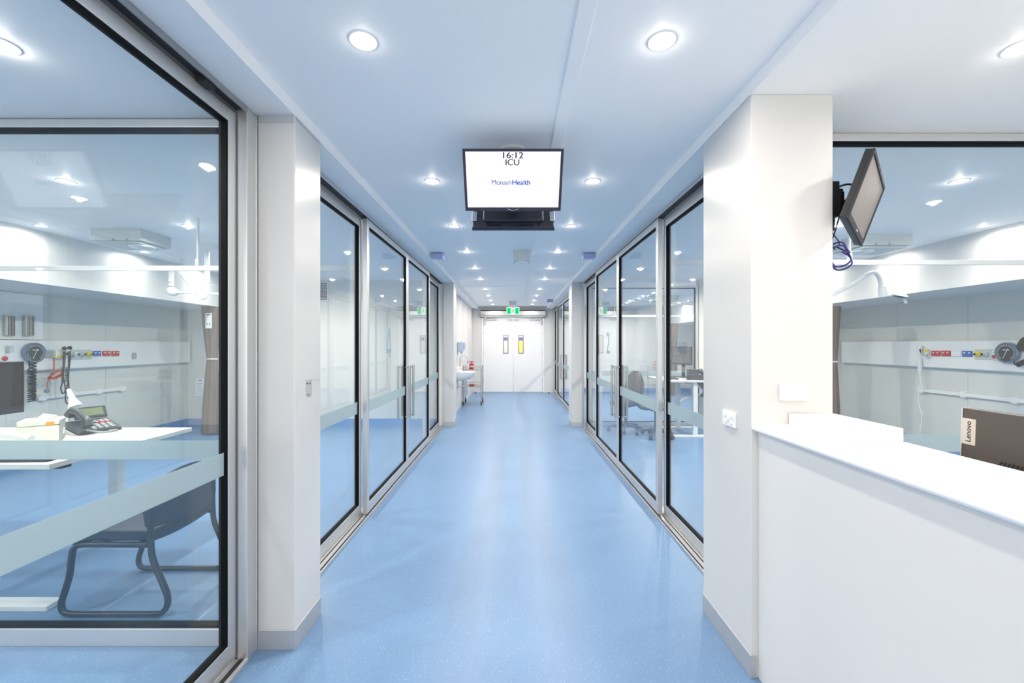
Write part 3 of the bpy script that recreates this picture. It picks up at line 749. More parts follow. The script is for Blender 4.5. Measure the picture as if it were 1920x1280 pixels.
rail(-1,on_wall(66,750,-XW).y,on_wall(232,730,-XW).y,0.79,'white equipment rail low on the wall under the dial and hanging cords')
rail(1,4.3,on_wall(1725,736,XW).y,0.80,'white equipment rail low on the wall behind the brown-grey monitor')

XF = XW-0.086      # front of the panel
def gpo(u, v, side, m, label, group, holes=True):
    p = on_wall(u,v,side*XF)
    t = thing('power_socket',label,'socket',p,group=group)
    x = -side
    MB().box(min(0,x*0.012),max(0,x*0.012),-0.0585,0.0585,-0.0365,0.0365).build('plate',m,t,bevel=0.003)
    if holes:
        for y in (-0.028,0.028):
            MB().box(min(x*0.012,x*0.016),max(x*0.012,x*0.016),y-0.011,y+0.011,0.004,0.018).build('rocker','white',t)
    return t
gpo(181,662.5,-1,'blue','blue power socket on the panel between gas outlets and red sockets','bed-head sockets')
gpo(199,662.5,-1,'red','red power socket beside the blue one in the chair room','bed-head sockets')
gpo(215.5,662.5,-1,'red','red power socket at the end of the row, farthest from the dial, chair room','bed-head sockets')
gpo(1755.5,662.5,1,'red','red power socket next to the yellow-labelled box, counter room','bed-head sockets')
gpo(1774.5,662.5,1,'red','red power socket next to the blank white plate, counter room','bed-head sockets')
gpo(1793.5,663,1,'white','blank white plate between red and blue sockets','bed-head sockets',False)
gpo(1814.5,663,1,'blue','blue power socket next to the gas outlet plate, counter room','bed-head sockets')
def gasplate(u0,u1,v,side,cols,label):
    a,b = on_wall(u0,v,side*XF),on_wall(u1,v,side*XF); ya,yb = min(a.y,b.y),max(a.y,b.y)
    c_ = (a+b)/2; c_.z = on_wall((u0+u1)/2,v,side*XF).z
    t = thing('gas_outlet_plate',label,'gas outlet',(side*XF,(ya+yb)/2,c_.z),group='gas outlets')
    x=-side; hw=(yb-ya)/2
    MB().box(min(0,x*0.014),max(0,x*0.014),-hw,hw,-0.062,0.062).build('plate','lgrey',t,bevel=0.002)
    n=len(cols)
    for i,(du,cm) in enumerate(cols):
        y = on_wall(du,v,side*XF).y-(ya+yb)/2
        MB().lathe([(0.034,0),(0.034,0.02),(0.022,0.024),(0.02,0.045),(0.012,0.05)],o=(x*0.014,y,0),axis=(x,0,0),seg=20).build('gas_outlet',cm,t,smooth=40)
        MB().cyl((x*0.05,y,0),(x*0.068,y,0),0.014,seg=12).build('probe','dark',t)
gasplate(132,171,664,-1,((138,'white'),(151,'lgrey'),(164,'yellow')),'grey plate with three gas outlets on the bed-head panel')
gasplate(1829,1861.5,664,1,((1837,'yellow'),(1851,'lgrey')),'grey plate with yellow and grey gas outlets on the panel')
def gauge(u,v,side,label,r=0.118):
    p = on_wall(u,v,side*(XF)); x=-side
    t = thing('pressure_gauge',label,'pressure gauge',p,group='wall pressure gauges')
    MB().lathe([(r*0.9,0),(r,0.02),(r,0.05),(r*0.93,0.06),(r*0.86,0.052),(r*0.84,0.045)],axis=(x,0,0),seg=40).build('case','gaugerim',t,smooth=50)
    MB().lathe([(r*0.85,0.046),(r*0.85,0.05)],axis=(x,0,0),seg=40).build('dial','gaugeface',t)
    m = MB()
    for k in range(26):
        a = math.radians(-50+280*k/25)
        c,s_ = math.cos(a),math.sin(a); r0,r1 = r*0.66,r*0.80
        n_=(-s_,c)
        m.loft([[(x*0.0505,r0*c-n_[0]*0.0022,r0*s_-n_[1]*0.0022),(x*0.0505,r1*c-n_[0]*0.0022,r1*s_-n_[1]*0.0022),(x*0.0505,r1*c+n_[0]*0.0022,r1*s_+n_[1]*0.0022),(x*0.0505,r0*c+n_[0]*0.0022,r0*s_+n_[1]*0.0022)],
                [(x*0.0515,r0*c-n_[0]*0.0022,r0*s_-n_[1]*0.0022),(x*0.0515,r1*c-n_[0]*0.0022,r1*s_-n_[1]*0.0022),(x*0.0515,r1*c+n_[0]*0.0022,r1*s_+n_[1]*0.0022),(x*0.0515,r0*c+n_[0]*0.0022,r0*s_+n_[1]*0.0022)]])
    m.box(min(x*0.0505,x*0.0515),max(x*0.0505,x*0.0515),-0.035,0.035,0.028,0.036)
    m.build('scale_marks','white',t)
    sgn_=1 if side<0 else 1
    MB().tube([(x*0.053,0.022*side*-1*sgn_,0.045),(x*0.053,-0.03*side*-1,-0.07)],0.0025,6).build('needle','white',t)
    return p
pg = gauge(59,661,-1,'round blood pressure dial on the bed-head panel in the chair room')
pg2 = gauge(1894,661,1,'round blood pressure dial on the panel behind the counter')
def coil(p0,p1,r,turns,rt,ax=(0,1,0)):
    p0,p1=Vector(p0),Vector(p1); d=(p1-p0); L=d.length; d.normalize()
    a=d.orthogonal().normalized(); b=d.cross(a); n=turns*8; out=[]
    for i in range(n+1):
        t=i/n; an=2*PI*turns*t
        out.append(p0+d*(L*t)+(a*math.cos(an)+b*math.sin(an))*r)
    return out
# coiled tube of the left gauge
a = on_wall(60,677,-XF+0.05); bpt = on_wall(60,752,-XF+0.05)
m = MB().tube([on_wall(54,676,-XF+0.05)]+[on_wall(56,690,-XF+0.05)]+coil(on_wall(59,694,-XF+0.05),bpt,0.032,15,0.006),0.0075,7)
m.tube(coil(on_wall(62,678,-XF+0.02),on_wall(61,748,-XF+0.02),0.026,12,0.006),0.0075,7)
tag(m.build('coiled_cord','black',smooth=60),'black coiled tube hanging from the dial in the chair room','tube')
a = on_wall(1902,676,XF-0.05)
m = MB().tube(smooth_path([on_wall(1901,676,XF-0.05),on_wall(1902,682,XF-0.05),on_wall(1907,684,XF-0.05)],4)+coil(on_wall(1908,683.5,XF-0.05),on_wall(1926,676,XF-0.05),0.022,7,0.006),0.0075,7)
tag(m.build('coiled_cord','black',smooth=60),'black coiled tube below the dial behind the counter','tube')
m = MB().loft([[on_wall(u,v,XF-d) for (u,v) in ((1905,650),(1909,641),(1914,634),(1920,631),(1930,633),(1930,660),(1916,658))] for d in (0.0,0.07)])
tag(m.build('pressure_cuff','black',bevel=0.012),'black blood pressure cuff bundled beside the dial','cuff')
def wallbox(name,u0,u1,v0,v1,side,depth,m,label,cat,group=None,base=None):
    a,b = on_wall(u0,v0,side*(base or XF)),on_wall(u1,v1,side*(base or XF))
    um,vm=(u0+u1)/2,(v0+v1)/2
    p = on_wall(um,vm,side*(base or XF))
    hy=abs(a.y-b.y)/2; hz=(v1-v0)/2*p.y/800
    t = thing(name,label,cat,p,group=group)
    x=-side
    MB().box(min(0,x*depth),max(0,x*depth),-hy,hy,-hz,hz).build('body',m,t,bevel=min(0.006,hy*0.4,depth*0.4))
    return t,x,hy,hz
t,x,hy,hz = wallbox('call_button',-6,5,657,677,-1,0.03,'white','white call unit with red button at the picture edge in the chair room','call button','call buttons')
MB().lathe([(0.028,0),(0.028,0.008),(0.02,0.012)],o=(x*0.03,0.02,-0.03),axis=(x,0,0),seg=18).build('button','red',t,smooth=40)
t,x,hy,hz = wallbox('call_button',1863.5,1874.5,656,674,1,0.03,'white','white call unit with red button beside the dial, counter room','call button','call buttons')
MB().lathe([(0.022,0),(0.022,0.008),(0.016,0.012)],o=(x*0.03,0.0,-0.022),axis=(x,0,0),seg=18).build('button','red',t,smooth=40)
MB().box(min(x*0.03,x*0.032),max(x*0.03,x*0.032),-0.02,0.02,0.02,0.028).build('indicator','exitg',t)
wallbox('cord_clip',10,18,648,660,-1,0.05,'lgrey','small grey clip on the panel between call unit and dial','clip')
t,x,hy,hz = wallbox('transformer_box',96,117.5,656,671,-1,0.06,'cream','cream charger box with yellow label on the bed-head panel','charger')
MB().box(min(x*0.06,x*0.0615),max(x*0.06,x*0.0615),-0.055,0.02,-0.05,-0.018).build('label','yellow',t)
MB().box(min(x*0.06,x*0.0615),max(x*0.06,x*0.0615),0.05,0.09,-0.01,0.012).build('display','dark',t)
wallbox('louvred_plate',81.5,95.5,656.5,670.5,-1,0.02,'grey','grey louvred plate between dial and charger box','plate')
wallbox('wall_pocket',247,253,661,672,-1,0.03,'grey','small grey holder on the panel past the red sockets','holder')
# diagnostic handpieces
for i,(u,vv,lab) in enumerate(((120.5,651,'black otoscope handpiece hanging beside the charger box, nearer the dial'),(130.5,650,'black ophthalmoscope handpiece hanging next to the gas outlets'))):
    Xh = -XF+0.09
    t = thing('diagnostic_handpiece',lab,'handpiece',(0,0,0),group='diagnostic handpieces')
    MB().tube([on_wall(u,658,Xh),on_wall(u-0.3,672,Xh),on_wall(u-1.2,690,Xh)],[0.012,0.015,0.009],12).build('grip','gaugeface',t,smooth=60)
    MB().lathe([(0.008,-0.018),(0.022,-0.01),(0.024,0.01),(0.010,0.022)],o=on_wall(u,vv+2,Xh),axis=(1,0,0.2),seg=16).build('head','black',t,smooth=50)
    cr = on_wall(u,663,-XF+0.0)
    MB().box(-XF,-XF+0.085,cr.y-0.010,cr.y+0.010,cr.z-0.02,cr.z+0.02).build('cradle','cream',t,bevel=0.005)
    u2 = u-1
    m = MB().tube(smooth_path([on_wall(u-1.2,690,Xh),on_wall(u-3,715,Xh),on_wall(u-6.5,728,Xh) if i==0 else on_wall(u-8,745,Xh),on_wall(u-2,738,Xh) if i==0 else on_wall(u-4,757,Xh),on_wall(u+2,728,Xh) if i==0 else on_wall(u,745,Xh),on_wall(u-3.4,700,Xh)],6),0.007,8)
    m.tube(coil(on_wall(u-4 if i==0 else u-6,688,Xh-0.02),on_wall(u-3 if i==0 else u-6,716,Xh-0.02),0.014,9,0.004),0.004,6)
    m.build('coiled_cord','gaugeface',t,smooth=60)
# red cable bundle
Xh=-XF+0.07
m = MB().tube([on_wall(101,670,Xh),on_wall(101.5,685,Xh),on_wall(101,698,Xh)],0.0065,8)
for k in range(6):
    pts=[]
    for i in range(17):
        aa=2*PI*i/16
        cx,cy = 0.0,0.0
        e1=(16-k)*math.cos(aa); e2=(3.2+0.7*k)*math.sin(aa)
        pts.append(on_wall(104.5+e1*0.94+e2*0.35+0.5*k,702-e1*0.50+e2*0.9,Xh+0.012*math.sin(aa+k)))
    m.tube(pts[:-1],0.0052,6,closed=True)
m.tube(smooth_path([on_wall(92,710,Xh),on_wall(89,718,Xh),on_wall(88,729,Xh)]),0.0055,6)
o = tag(m.build('red_cable','orangec',smooth=60),'bundled red-orange cable hanging below the charger box','cable')
MB().sphere(on_wall(88,732,Xh),0.028,12).build('plug','gaugerim',o)
MB().sphere(on_wall(98.5,701,Xh),0.016,10).build('cable_tie','black',o)
# upper cabinet panel with stainless cassettes
p0,p1 = on_wall(-10,600,-XW),on_wall(76,600,-XW)
tag(MB().box(-XW,-XW+0.03,p0.y,p1.y,1.51,2.06).build('upper_panel','white',bevel=0.004),'white upper wall panel behind the two steel louvred cassettes','panel')
for u0,u1,lab in ((5,22.5,'stainless slotted cassette on the upper panel, nearer the picture edge'),(42,58.5,'stainless slotted cassette on the upper panel, above the dial')):
    t,x,hy,hz = wallbox('wall_cassette',u0,u1,592,629.5,-1,0.04,'steel',lab,'cassette','steel cassettes',base=XW-0.03)
    for k in range(5):
        y=-hy*0.55+k*hy*0.32
        MB().box(min(x*0.04,x*0.042),max(x*0.04,x*0.042),y,y+hy*0.10,-hz*0.95,hz*0.95).build('slot','dark',t)
# handset and cord in the counter room
t = thing('call_handset','white patient handset hanging on the panel beside the yellow-labelled box','handset',(0,0,0))
Xh=XF-0.03
MB().tube([on_wall(1725.5,648,Xh),on_wall(1725.5,664,Xh)],[0.028,0.024],12).build('body','white',t,smooth=40)
MB().tube([on_wall(1725,654,Xh-0.03),on_wall(1725.8,661,Xh-0.03)],0.008,8).build('button','dark',t)
MB().tube([on_wall(1724.5,672,Xh),on_wall(1724.8,690,Xh),on_wall(1724.5,702,Xh)],[0.02,0.028,0.008],12).build('connector','white',t,smooth=60)
m = MB().tube(smooth_path([on_wall(1725.5,664,Xh),on_wall(1724.5,700,Xh),on_wall(1727,715,Xh),on_wall(1729,722,Xh),on_wall(1728,735,Xh)],6),0.006,6)
m.tube(smooth_path([on_wall(1725,702,Xh),on_wall(1727,716,Xh),on_wall(1722.5,728,Xh),on_wall(1722.5,755,Xh),on_wall(1728,775,Xh),on_wall(1728,790,Xh),on_wall(1722,815,Xh),on_wall(1726,810,Xh),on_wall(1730,770,Xh)],6),0.006,6)
m.build('cord','white',t,smooth=60)
t,x,hy,hz = wallbox('alarm_box',1737.5,1744.5,654,670.5,1,0.04,'cream','small box with a yellow label beside the hanging handset','alarm box')  # an alarm box, not a switch
MB().box(min(x*0.04,x*0.042),max(x*0.04,x*0.042),-0.03,0.03,0.015,0.05).build('label','yellow',t)
MB().box(min(x*0.04,x*0.055),max(x*0.04,x*0.055),-0.03,0.01,-0.04,-0.01).build('latch','lilac',t)

# ------------------------------------------------------------------ curtain rails, curtains, exam lights, ceiling hoists
def crail(x0,x1,y,z,rods,label,zc=ZR):
    t = thing('curtain_rail',label,'curtain rail',(0,y,z),group='curtain rails')
    MB().box(min(x0,x1),max(x0,x1),-0.012,0.012,-0.022,0.022).build('track','white',t,bevel=0.004)
    for x in rods:
        MB().tube([(x,0,0.02),(x,0,zc-z)],0.011,10).cyl((x,0,0.02),(x,0,0.085),0.02,seg=12).build('drop_rod','white',t,smooth=40)
crail(-4.757,-1.40,3.90,2.147,(-2.876,),'white curtain rail hung across the chair room')
crail(1.42,4.757,3.86,2.193,(3.05,),'white curtain rail hung across the counter room')
crail(1.42,4.75,8.05,2.215,(2.9,4.5),'white curtain rail in the farthest room, just past its glass partition')
crail(2.05,4.75,10.9,2.18,(2.6,),'thin white curtain rail deep in the farthest room')
def curtain(cx,cy,ztop,zbot,w,zt,label,yaw=0.0,tagpaper=None):
    t = thing('tied_curtain',label,'curtain',(cx,cy,0),(0,0,yaw),group='tied back curtains')
    rings=[]; n=40
    for i in range(15):
        z = ztop+(zbot-ztop)*i/14
        k = abs(z-zt)
        s = 0.52+0.48*min(1,(k/(ztop-zt) if z>zt else k/(zt-zbot)*1.1))**0.8
        ring=[]
        for j in range(n):
            a=2*PI*j/n
            rr = 1+0.13*math.sin(9*a+0.4*i*0.2)
            ring.append((w/2*s*rr*math.cos(a)+0.03*(1-s),w*0.36*s*rr*math.sin(a),z))
        rings.append(ring)
    MB().loft(rings).build('drape','curtain',t,smooth=70)
    MB().lathe([(w*0.30,-0.012),(w*0.31,0.0),(w*0.30,0.012)],o=(0.03*0.48,0,zt),seg=24,sy=0.8).build('tieback','tag',t,smooth=50)
    MB().sphere((w*0.18,-w*0.22,zt),0.012,8).build('stud','white',t)
    return t
cl = curtain(-4.87,6.9,2.06,0.03,0.27,1.22,'brown curtain tied back beside the bulkhead in the chair room')
MB().box(-0.0,0.10,-0.135,-0.130,1.71,1.95).build('care_label','paper',cl)
MB().box(0.015,0.085,-0.1365,-0.1345,1.915,1.935).box(0.02,0.03,-0.1365,-0.1345,1.76,1.80).box(0.06,0.07,-0.1365,-0.1345,1.76,1.80).build('care_print','ink',cl)
curtain(4.74,6.35,2.02,0.03,0.24,1.20,'brown curtain tied back at the edge of the broad pier')
curtain(4.62,12.25,2.06,0.03,0.26,1.15,'brown curtain tied back in the farthest room, behind the desk monitor')
nt_ = thing('wall_notice','white paper notice beside the tied curtain in the chair room','notice',(-5.58,7.617,0.69))
MB().box(-0.08,0.08,-0.002,0,-0.155,0.155).build('sheet','paper',nt_)
m = MB().box(-0.035,0.035,-0.0035,-0.002,0.115,0.13)
for k in range(6): m.box(-0.05,0.05,-0.003,-0.002,0.07-k*0.035,0.074-k*0.035)
m.build('print','ink',nt_)
# examination light, chair room
el = thing('mounted_examination_light','white jointed examination light hung from the chair room ceiling','examination light',(0,0,0))
Ye=4.9
MB().tube([at(388,466,Ye)+Vector((0,0,0.07)),at(388,530,Ye)],0.029,16).build('drop_tube','white',el,smooth=40)
MB().lathe([(0.14,0),(0.14,-0.02),(0.06,-0.05)],o=(at(388,470,Ye).x,Ye,ZR),seg=28).build('canopy_plate','white',el,smooth=40)
MB().tube([at(387,530,Ye),at(386,552,Ye)],0.022,16).build('lower_tube','white',el,smooth=40)
MB().tube(smooth_path([at(386.5,551,Ye),at(384,557,Ye),at(380,558.5,Ye),at(376,556,Ye),at(371,549,Ye)]),[0.022]*25,14).build('elbow','white',el,smooth=60)
MB().tube([at(372,550,Ye),at(336,508,Ye)],0.026,16).build('diagonal_arm','white',el,smooth=40)
MB().tube(smooth_path([at(338,510,Ye),at(331,504,Ye),at(325,505,Ye),at(321.5,513,Ye),at(320.5,524,Ye),at(321,536,Ye)]),0.027,16).build('curved_neck','white',el,smooth=60)
q = at(321,529,Ye); MB().lathe([(0.029,-0.008),(0.031,0),(0.029,0.008)],o=q,seg=18).build('collar','lgrey',el,smooth=40)
MB().lathe([(0.02,0.03),(0.045,0.01),(0.052,-0.02),(0.045,-0.05),(0.02,-0.065)],o=at(322,543,Ye),seg=20).sphere(at(326,547,Ye),0.045,16).build('lamp_head','white',el,smooth=60)
MB().tube([at(326,547,Ye),at(338,548.5,Ye),at(430,551.5,Ye)],[0.04,0.013,0.011],14).build('handle_rod','white',el,smooth=60)
# examination light, counter room
el = thing('mounted_examination_light','white jointed examination light with small head in the counter room','examination light',(0,0,0))
Ye=5.2
MB().tube(smooth_path([at(1545,560,Ye),at(1600,532,Ye),at(1625,515,Ye),at(1637,511,Ye),at(1644,514,Ye),at(1650,525,Ye),at(1652,540,Ye)]),0.024,14).build('curved_arm','white',el,smooth=60)
MB().tube([at(1545,558,Ye),at(1541,470,Ye),Vector((at(1541,440,Ye).x,Ye,ZR-0.012))],0.028,14).build('drop_tube','white',el,smooth=60)
MB().tube([at(1653,538,Ye),at(1655,556,Ye)],[0.040,0.052],16).build('joint','white',el,smooth=40)
MB().lathe([(0.005,0.03),(0.06,0.022),(0.10,0.0),(0.06,-0.012)],o=at(1685,552,Ye),axis=(0.12,-0.35,0.9),seg=24).build('lamp_head','white',el,smooth=50)
MB().lathe([(0.085,-0.008),(0.07,-0.02),(0.02,-0.024)],o=at(1684,554,Ye),axis=(0.12,-0.35,0.9),seg=24).build('reflector','grey',el,smooth=50)
MB().tube([at(1658,553,Ye),at(1676,554,Ye)],0.014,10).build('head_arm','white',el,smooth=40)
MB().tube([at(1693,554,Ye),at(1699,568,Ye)],0.017,12).build('grip','white',el,smooth=40)
# ceiling units
def hoist(x0,x1,y0,y1,label,mir):
    t = thing('ceiling_unit',label,'ceiling unit',((x0+x1)/2,(y0+y1)/2,ZR),group='boxed ceiling units')
    hx,hy=(x1-x0)/2,(y1-y0)/2
    MB().box(-hx,hx,-hy,hy,-0.118,0).build('housing','mount',t,bevel=0.004)
    MB().box(-hx+0.04,hx-0.04,-hy+0.03,hy-0.03,-0.140,-0.118).build('lower_tray','mount',t,bevel=0.003)
    for x in (-0.02,0.12): MB().box(mir*x-0.010,mir*x+0.010,-hy-0.003,-hy+0.01,-0.122,-0.098).build('clip','grey',t)
    MB().lathe([(0.11,0),(0.11,-0.012),(0.06,-0.03),(0.01,-0.034)],o=(mir*0.12,-0.02,-0.140),seg=28).build('dome','white',t,smooth=60)
hoist(-4.18,-3.68,4.22,4.60,'boxed grey-white unit under the chair room ceiling',1)
hoist(3.62,4.15,4.42,4.85,'boxed grey-white unit under the counter room ceiling',-1)
hoist(3.3,3.85,9.9,10.3,'boxed grey-white unit under the farthest room ceiling',-1)
# eggcrate grille on the chair room end wall
ev = thing('air_grille','square eggcrate air grille high on the chair room end wall','air grille',(-3.49,7.629,2.40))
MB().ring(-0.012,0,-0.19,0.19,-0.17,0.17,0.015,0.015,'y').build('rim','white',ev)
MB().box(-0.175,0.175,-0.002,0.0,-0.155,0.155).build('duct_opening','black',ev)
m = MB()
for k in range(1,12): m.box(-0.175+k*0.029-0.003,-0.175+k*0.029+0.003,-0.011,-0.002,-0.155,0.155)
for k in range(1,11): m.box(-0.175,0.175,-0.0105,-0.002,-0.155+k*0.028-0.003,-0.155+k*0.028+0.003)
m.build('lattice','white',ev)

# ------------------------------------------------------------------ desks
def desk(sx, x0, x1, y0, y1, z, label, legs, footx):
    """x0 nearer the corridor (absolute), x1 further"""
    t = thing('sit_stand_desk',label,'desk',(0,0,0),group='sit-stand desks')
    a,b=sorted((sx*x0,sx*x1))
    MB().box(a,b,y0,y1,z-0.030,z).build('desk_top','desk',t,bevel=0.003)
    for yl in legs:
        xc=sx*(footx[0]+footx[1])/2
        l = MB().box(xc-0.035,xc+0.035,yl-0.025,yl+0.045,0.03,z-0.07).box(xc-0.028,xc+0.028,yl-0.018,yl+0.038,z-0.07,z-0.03).build('leg','white',t,bevel=0.003)
        f0,f1=sorted((sx*(footx[0]+(0.24 if sx<0 and yl>3 else 0)),sx*footx[1]))
        MB().box(f0,f1,yl-0.035,yl+0.055,0.0,0.03).build('foot','white',l,bevel=0.004)
    xc=sx*(footx[0]+footx[1])/2
    MB().box(xc-0.03,xc+0.03,legs[0]+0.046,legs[1]-0.026,z-0.075,z-0.031).build('crossbeam','white',t,bevel=0.002)
    return t
d = desk(-1,2.52,4.1,2.32,3.355,0.80,'white height-adjustable desk with telephone behind the glass partition',(2.35,3.22),(2.53,3.46))
MB().box(-2.66,-2.56,2.42,2.48,0.745,0.768).build('height_switch','black',d,bevel=0.004)
d = desk(1,2.36,3.95,6.62,7.50,0.895,'white height-adjustable desk in the office chair room',(6.70,7.38),(2.53,3.20))
# --- on the chair room desk
def monitor(name,label,loc,yaw,w,h,z0,zd,mat_s):
    t = thing(name,label,'monitor',loc,(0,0,yaw))
    MB().box(-0.035,-0.004,-w/2+0.005,w/2-0.005,z0+0.005,z0+h-0.005).build('back_cover','black',t,bevel=0.006)
    MB().ring(-0.006,0.004,-w/2,w/2,z0,z0+h,0.010,0.026,'x',0.010).build('bezel','bezel',t,bevel=0.002)
    MB().box(-0.004,0.001,-w/2+0.009,w/2-0.009,z0+0.024,z0+h-0.009).build('screen',mat_s,t)
    MB().box(-0.06,-0.035,-0.03,0.03,zd+0.01,z0+h*0.6).build('stand','black',t,bevel=0.004)
    MB().box(-0.15,0.07,-0.11,0.11,zd,zd+0.012).build('base','black',t,bevel=0.004)
    return t
monitor('desk_monitor','dark idle monitor on the white desk at the picture edge, chair room',(-3.385,2.69,0),0.0,0.53,0.35,0.985,0.80,'screenbrown')
pr = thing('label_printer','cream label printer with orange sticker on the chair room desk','printer',(-3.05,2.87,0.80),(0,0,math.radians(37)))
MB().box(-0.194,0,0,0.17,0.004,0.112).build('body','cream',pr,bevel=0.006)
MB().box(-0.194,0,0,0.17,0.114,0.150).build('lid','cream',pr,bevel=0.008)
MB().box(0.0005,0.004,0.012,0.158,0.006,0.140).build('side_panel','grey',pr,bevel=0.001)
MB().box(0.0042,0.0055,0.07,0.14,0.035,0.075).build('side_label','white',pr)
MB().box(-0.06,-0.022,-0.002,0.0005,0.113,0.135).build('sticker','orange',pr)
q = MB(); q.loft([[(-0.165+0.001*i,0.02+0.012*i,0.150+0.022*math.sin(PI*i/10)) for i in range(11)],[(-0.03-0.004*i,0.02+0.012*i,0.150+0.022*math.sin(PI*i/10)) for i in range(11)]],cap=False,close=False)
q.build('label_window','lens',pr)
MB().loft([[(-0.12,0.05,0.151),(-0.05,0.05,0.151),(-0.03,0.14,0.158),(-0.10,0.15,0.176)],[(-0.12,0.05,0.153),(-0.05,0.05,0.153),(-0.03,0.14,0.160),(-0.10,0.15,0.178)]]).build('yellow_paper','cream',pr)
ph = thing('desk_telephone','dark desk telephone with tilted display beside the printer','telephone',(-3.15,3.20,0.80),(0,0,math.radians(66)))
prof=[(-0.10,0.0),(0.10,0.0),(0.10,0.075),(-0.10,0.022)]
MB().prism(prof,lambda a,b:(-0.11,a,b),lambda a,b:(0.12,a,b)).build('body','phone',ph,bevel=0.006)
MB().box(-0.055,0.12,-0.008,0.008,0,0.085).move(T(0.0,0.095,0.078) @ RX(-0.45)).build('display_case','phone',ph,bevel=0.004)
MB().box(-0.035,0.10,-0.0095,-0.0075,0.018,0.072).move(T(0.0,0.095,0.078) @ RX(-0.45)).build('display','lcd',ph)
sl=math.atan2(0.053,0.20)
kk=MB()
for r_ in range(4):
    for c__ in range(4): kk.box(-0.030+c__*0.033,-0.008+c__*0.033,-0.085+r_*0.022,-0.072+r_*0.022,0.0,0.006)
for r_ in range(2):
    for c__ in range(5): kk.box(-0.032+c__*0.028,-0.012+c__*0.028,0.025+r_*0.024,0.038+r_*0.024,0.0,0.005)
kk.move(T(0,0,0.0485) @ RX(sl)).build('keys','keys',ph)
MB().box(0.02,0.10,0.004,0.016,0.0,0.006).move(T(0,0,0.0485) @ RX(sl)).build('red_strip','red',ph)
hs=smooth_path([(-0.068,-0.115,0.055),(-0.068,-0.085,0.100),(-0.068,0.0,0.132),(-0.068,0.085,0.145),(-0.068,0.125,0.115)],5)
MB().tube(hs,[0.030-0.010*math.sin(PI*i/(len(hs)-1)) for i in range(len(hs))],12).build('handset','phone',ph,smooth=60)
MB().tube(smooth_path([(-0.07,-0.10,0.03),(-0.02,-0.135,0.012),(0.03,-0.15,0.008),(0.08,-0.125,0.008),(0.04,-0.115,0.008)],6),0.006,8).build('handset_cord','grey',ph,smooth=60)
MB().prism([(-0.115,0.0),(0.10,0.0),(0.10,0.03),(0.09,0.035)],lambda a,b:(-0.125,a,b),lambda a,b:(-0.112,a,b)).build('foot_stand','lgrey',ph,bevel=0.004)
la = thing('desk_lamp','small white desk lamp behind the telephone','lamp',(-3.40,3.26,0.80))
MB().lathe([(0.06,0),(0.06,0.012),(0.02,0.018)],seg=24).build('base','white',la,smooth=40)
MB().tube(smooth_path([(0,0,0.015),(0.005,0,0.10),(0.02,0,0.17),(0.04,-0.01,0.22)]),0.012,12).build('stem','white',la,smooth=60)
MB().lathe([(0.012,0.12),(0.018,0.05),(0.034,0.0),(0.042,-0.02),(0.030,-0.028)],o=(0.062,-0.01,0.20),axis=(-0.38,0,0.92),seg=22).build('head','white',la,smooth=50)
bs = thing('barcode_scanner','white handheld scanner lying in front of the printer','scanner',(-3.06,2.60,0.80))
MB().tube(smooth_path([(-0.07,0,0.10),(0.02,0,0.098),(0.13,0,0.075)]),[0.022,0.022,0.021,0.021,0.02,0.02,0.02,0.02,0.02,0.022,0.024,0.026,0.027],14).build('barrel','white',bs,smooth=60)
MB().tube([(0.12,0,0.075),(0.128,0,0.012)],[0.020,0.016],12).build('grip','white',bs,smooth=40)
MB().lathe([(0.036,0),(0.036,0.01),(0.016,0.016)],o=(0.128,0,0),seg=20).build('stand_foot','white',bs,smooth=40)
MB().tube(smooth_path([(-0.07,0,0.10),(-0.11,0.02,0.09),(-0.15,0.02,0.03),(-0.20,0.03,0.004)]),0.0035,6).build('cord','black',bs,smooth=60)
kb = thing('keyboard','black keyboard near the front edge of the chair room desk','keyboard',(-2.80,2.42,0.80),(0,0,math.radians(2)))
MB().box(-0.22,0.22,-0.065,0.065,0,0.016).build('body','black',kb,bevel=0.004)
m=MB()
for r_ in range(5):
    for c__ in range(14): m.box(-0.21+c__*0.030,-0.184+c__*0.030,-0.058+r_*0.023,-0.039+r_*0.023,0.016,0.021)
m.build('keys','dark',kb)

# ------------------------------------------------------------------ visitor chair (sled base)
ch = thing('visitor_chair','dark sled-base visitor chair behind the glass partition','chair',(0,0,0))
def sled(y, flip):
    pts=[(-1.933,y,0.67),(-1.93,y,0.55),(-1.928,y,0.40),(-1.918,y,0.31),(-1.878,y,0.21),(-1.845,y,0.13),(-1.838,y,0.075),(-1.86,y,0.03),(-1.91,y,0.0145),
         (-2.10,y,0.0145),(-2.34,y,0.0145),(-2.395,y,0.030),(-2.405,y,0.075),(-2.385,y,0.14),(-2.362,y,0.22),(-2.350,y,0.32),(-2.335,y,0.368),(-2.28,y,0.385),(-2.10,y,0.385),(-1.94,y,0.385)]
    return smooth_path(pts,4)
for y in (2.275,2.745): MB().tube(sled(y,1),0.0155,12).build('leg_frame','chairf',ch,smooth=60)
st=[]
for i in range(9):
    k=i/8; x=-2.36+0.44*k
    ring=[]
    for j in range(17):
        u=j/16*2-1; y=2.51+0.235*u
        sag=0.022*(1-u*u)*(0.6+0.4*math.sin(PI*k))
        e=0.010*(1-abs(u)**4)
        ring.append((x,y,0.462-sag-(0.045*(1-k*6) if k<1/6 else 0)))
    for j in range(16,-1,-1):
        u=j/16*2-1; y=2.51+0.225*u
        sag=0.022*(1-u*u)*(0.6+0.4*math.sin(PI*k))
        ring.append((x,y,0.398-sag*1.5-(0.03*(1-k*6) if k<1/6 else 0)))
    st.append(ring)
MB().loft(st).build('seat','chair',ch,smooth=50,bevel=0.010)
bk=[]
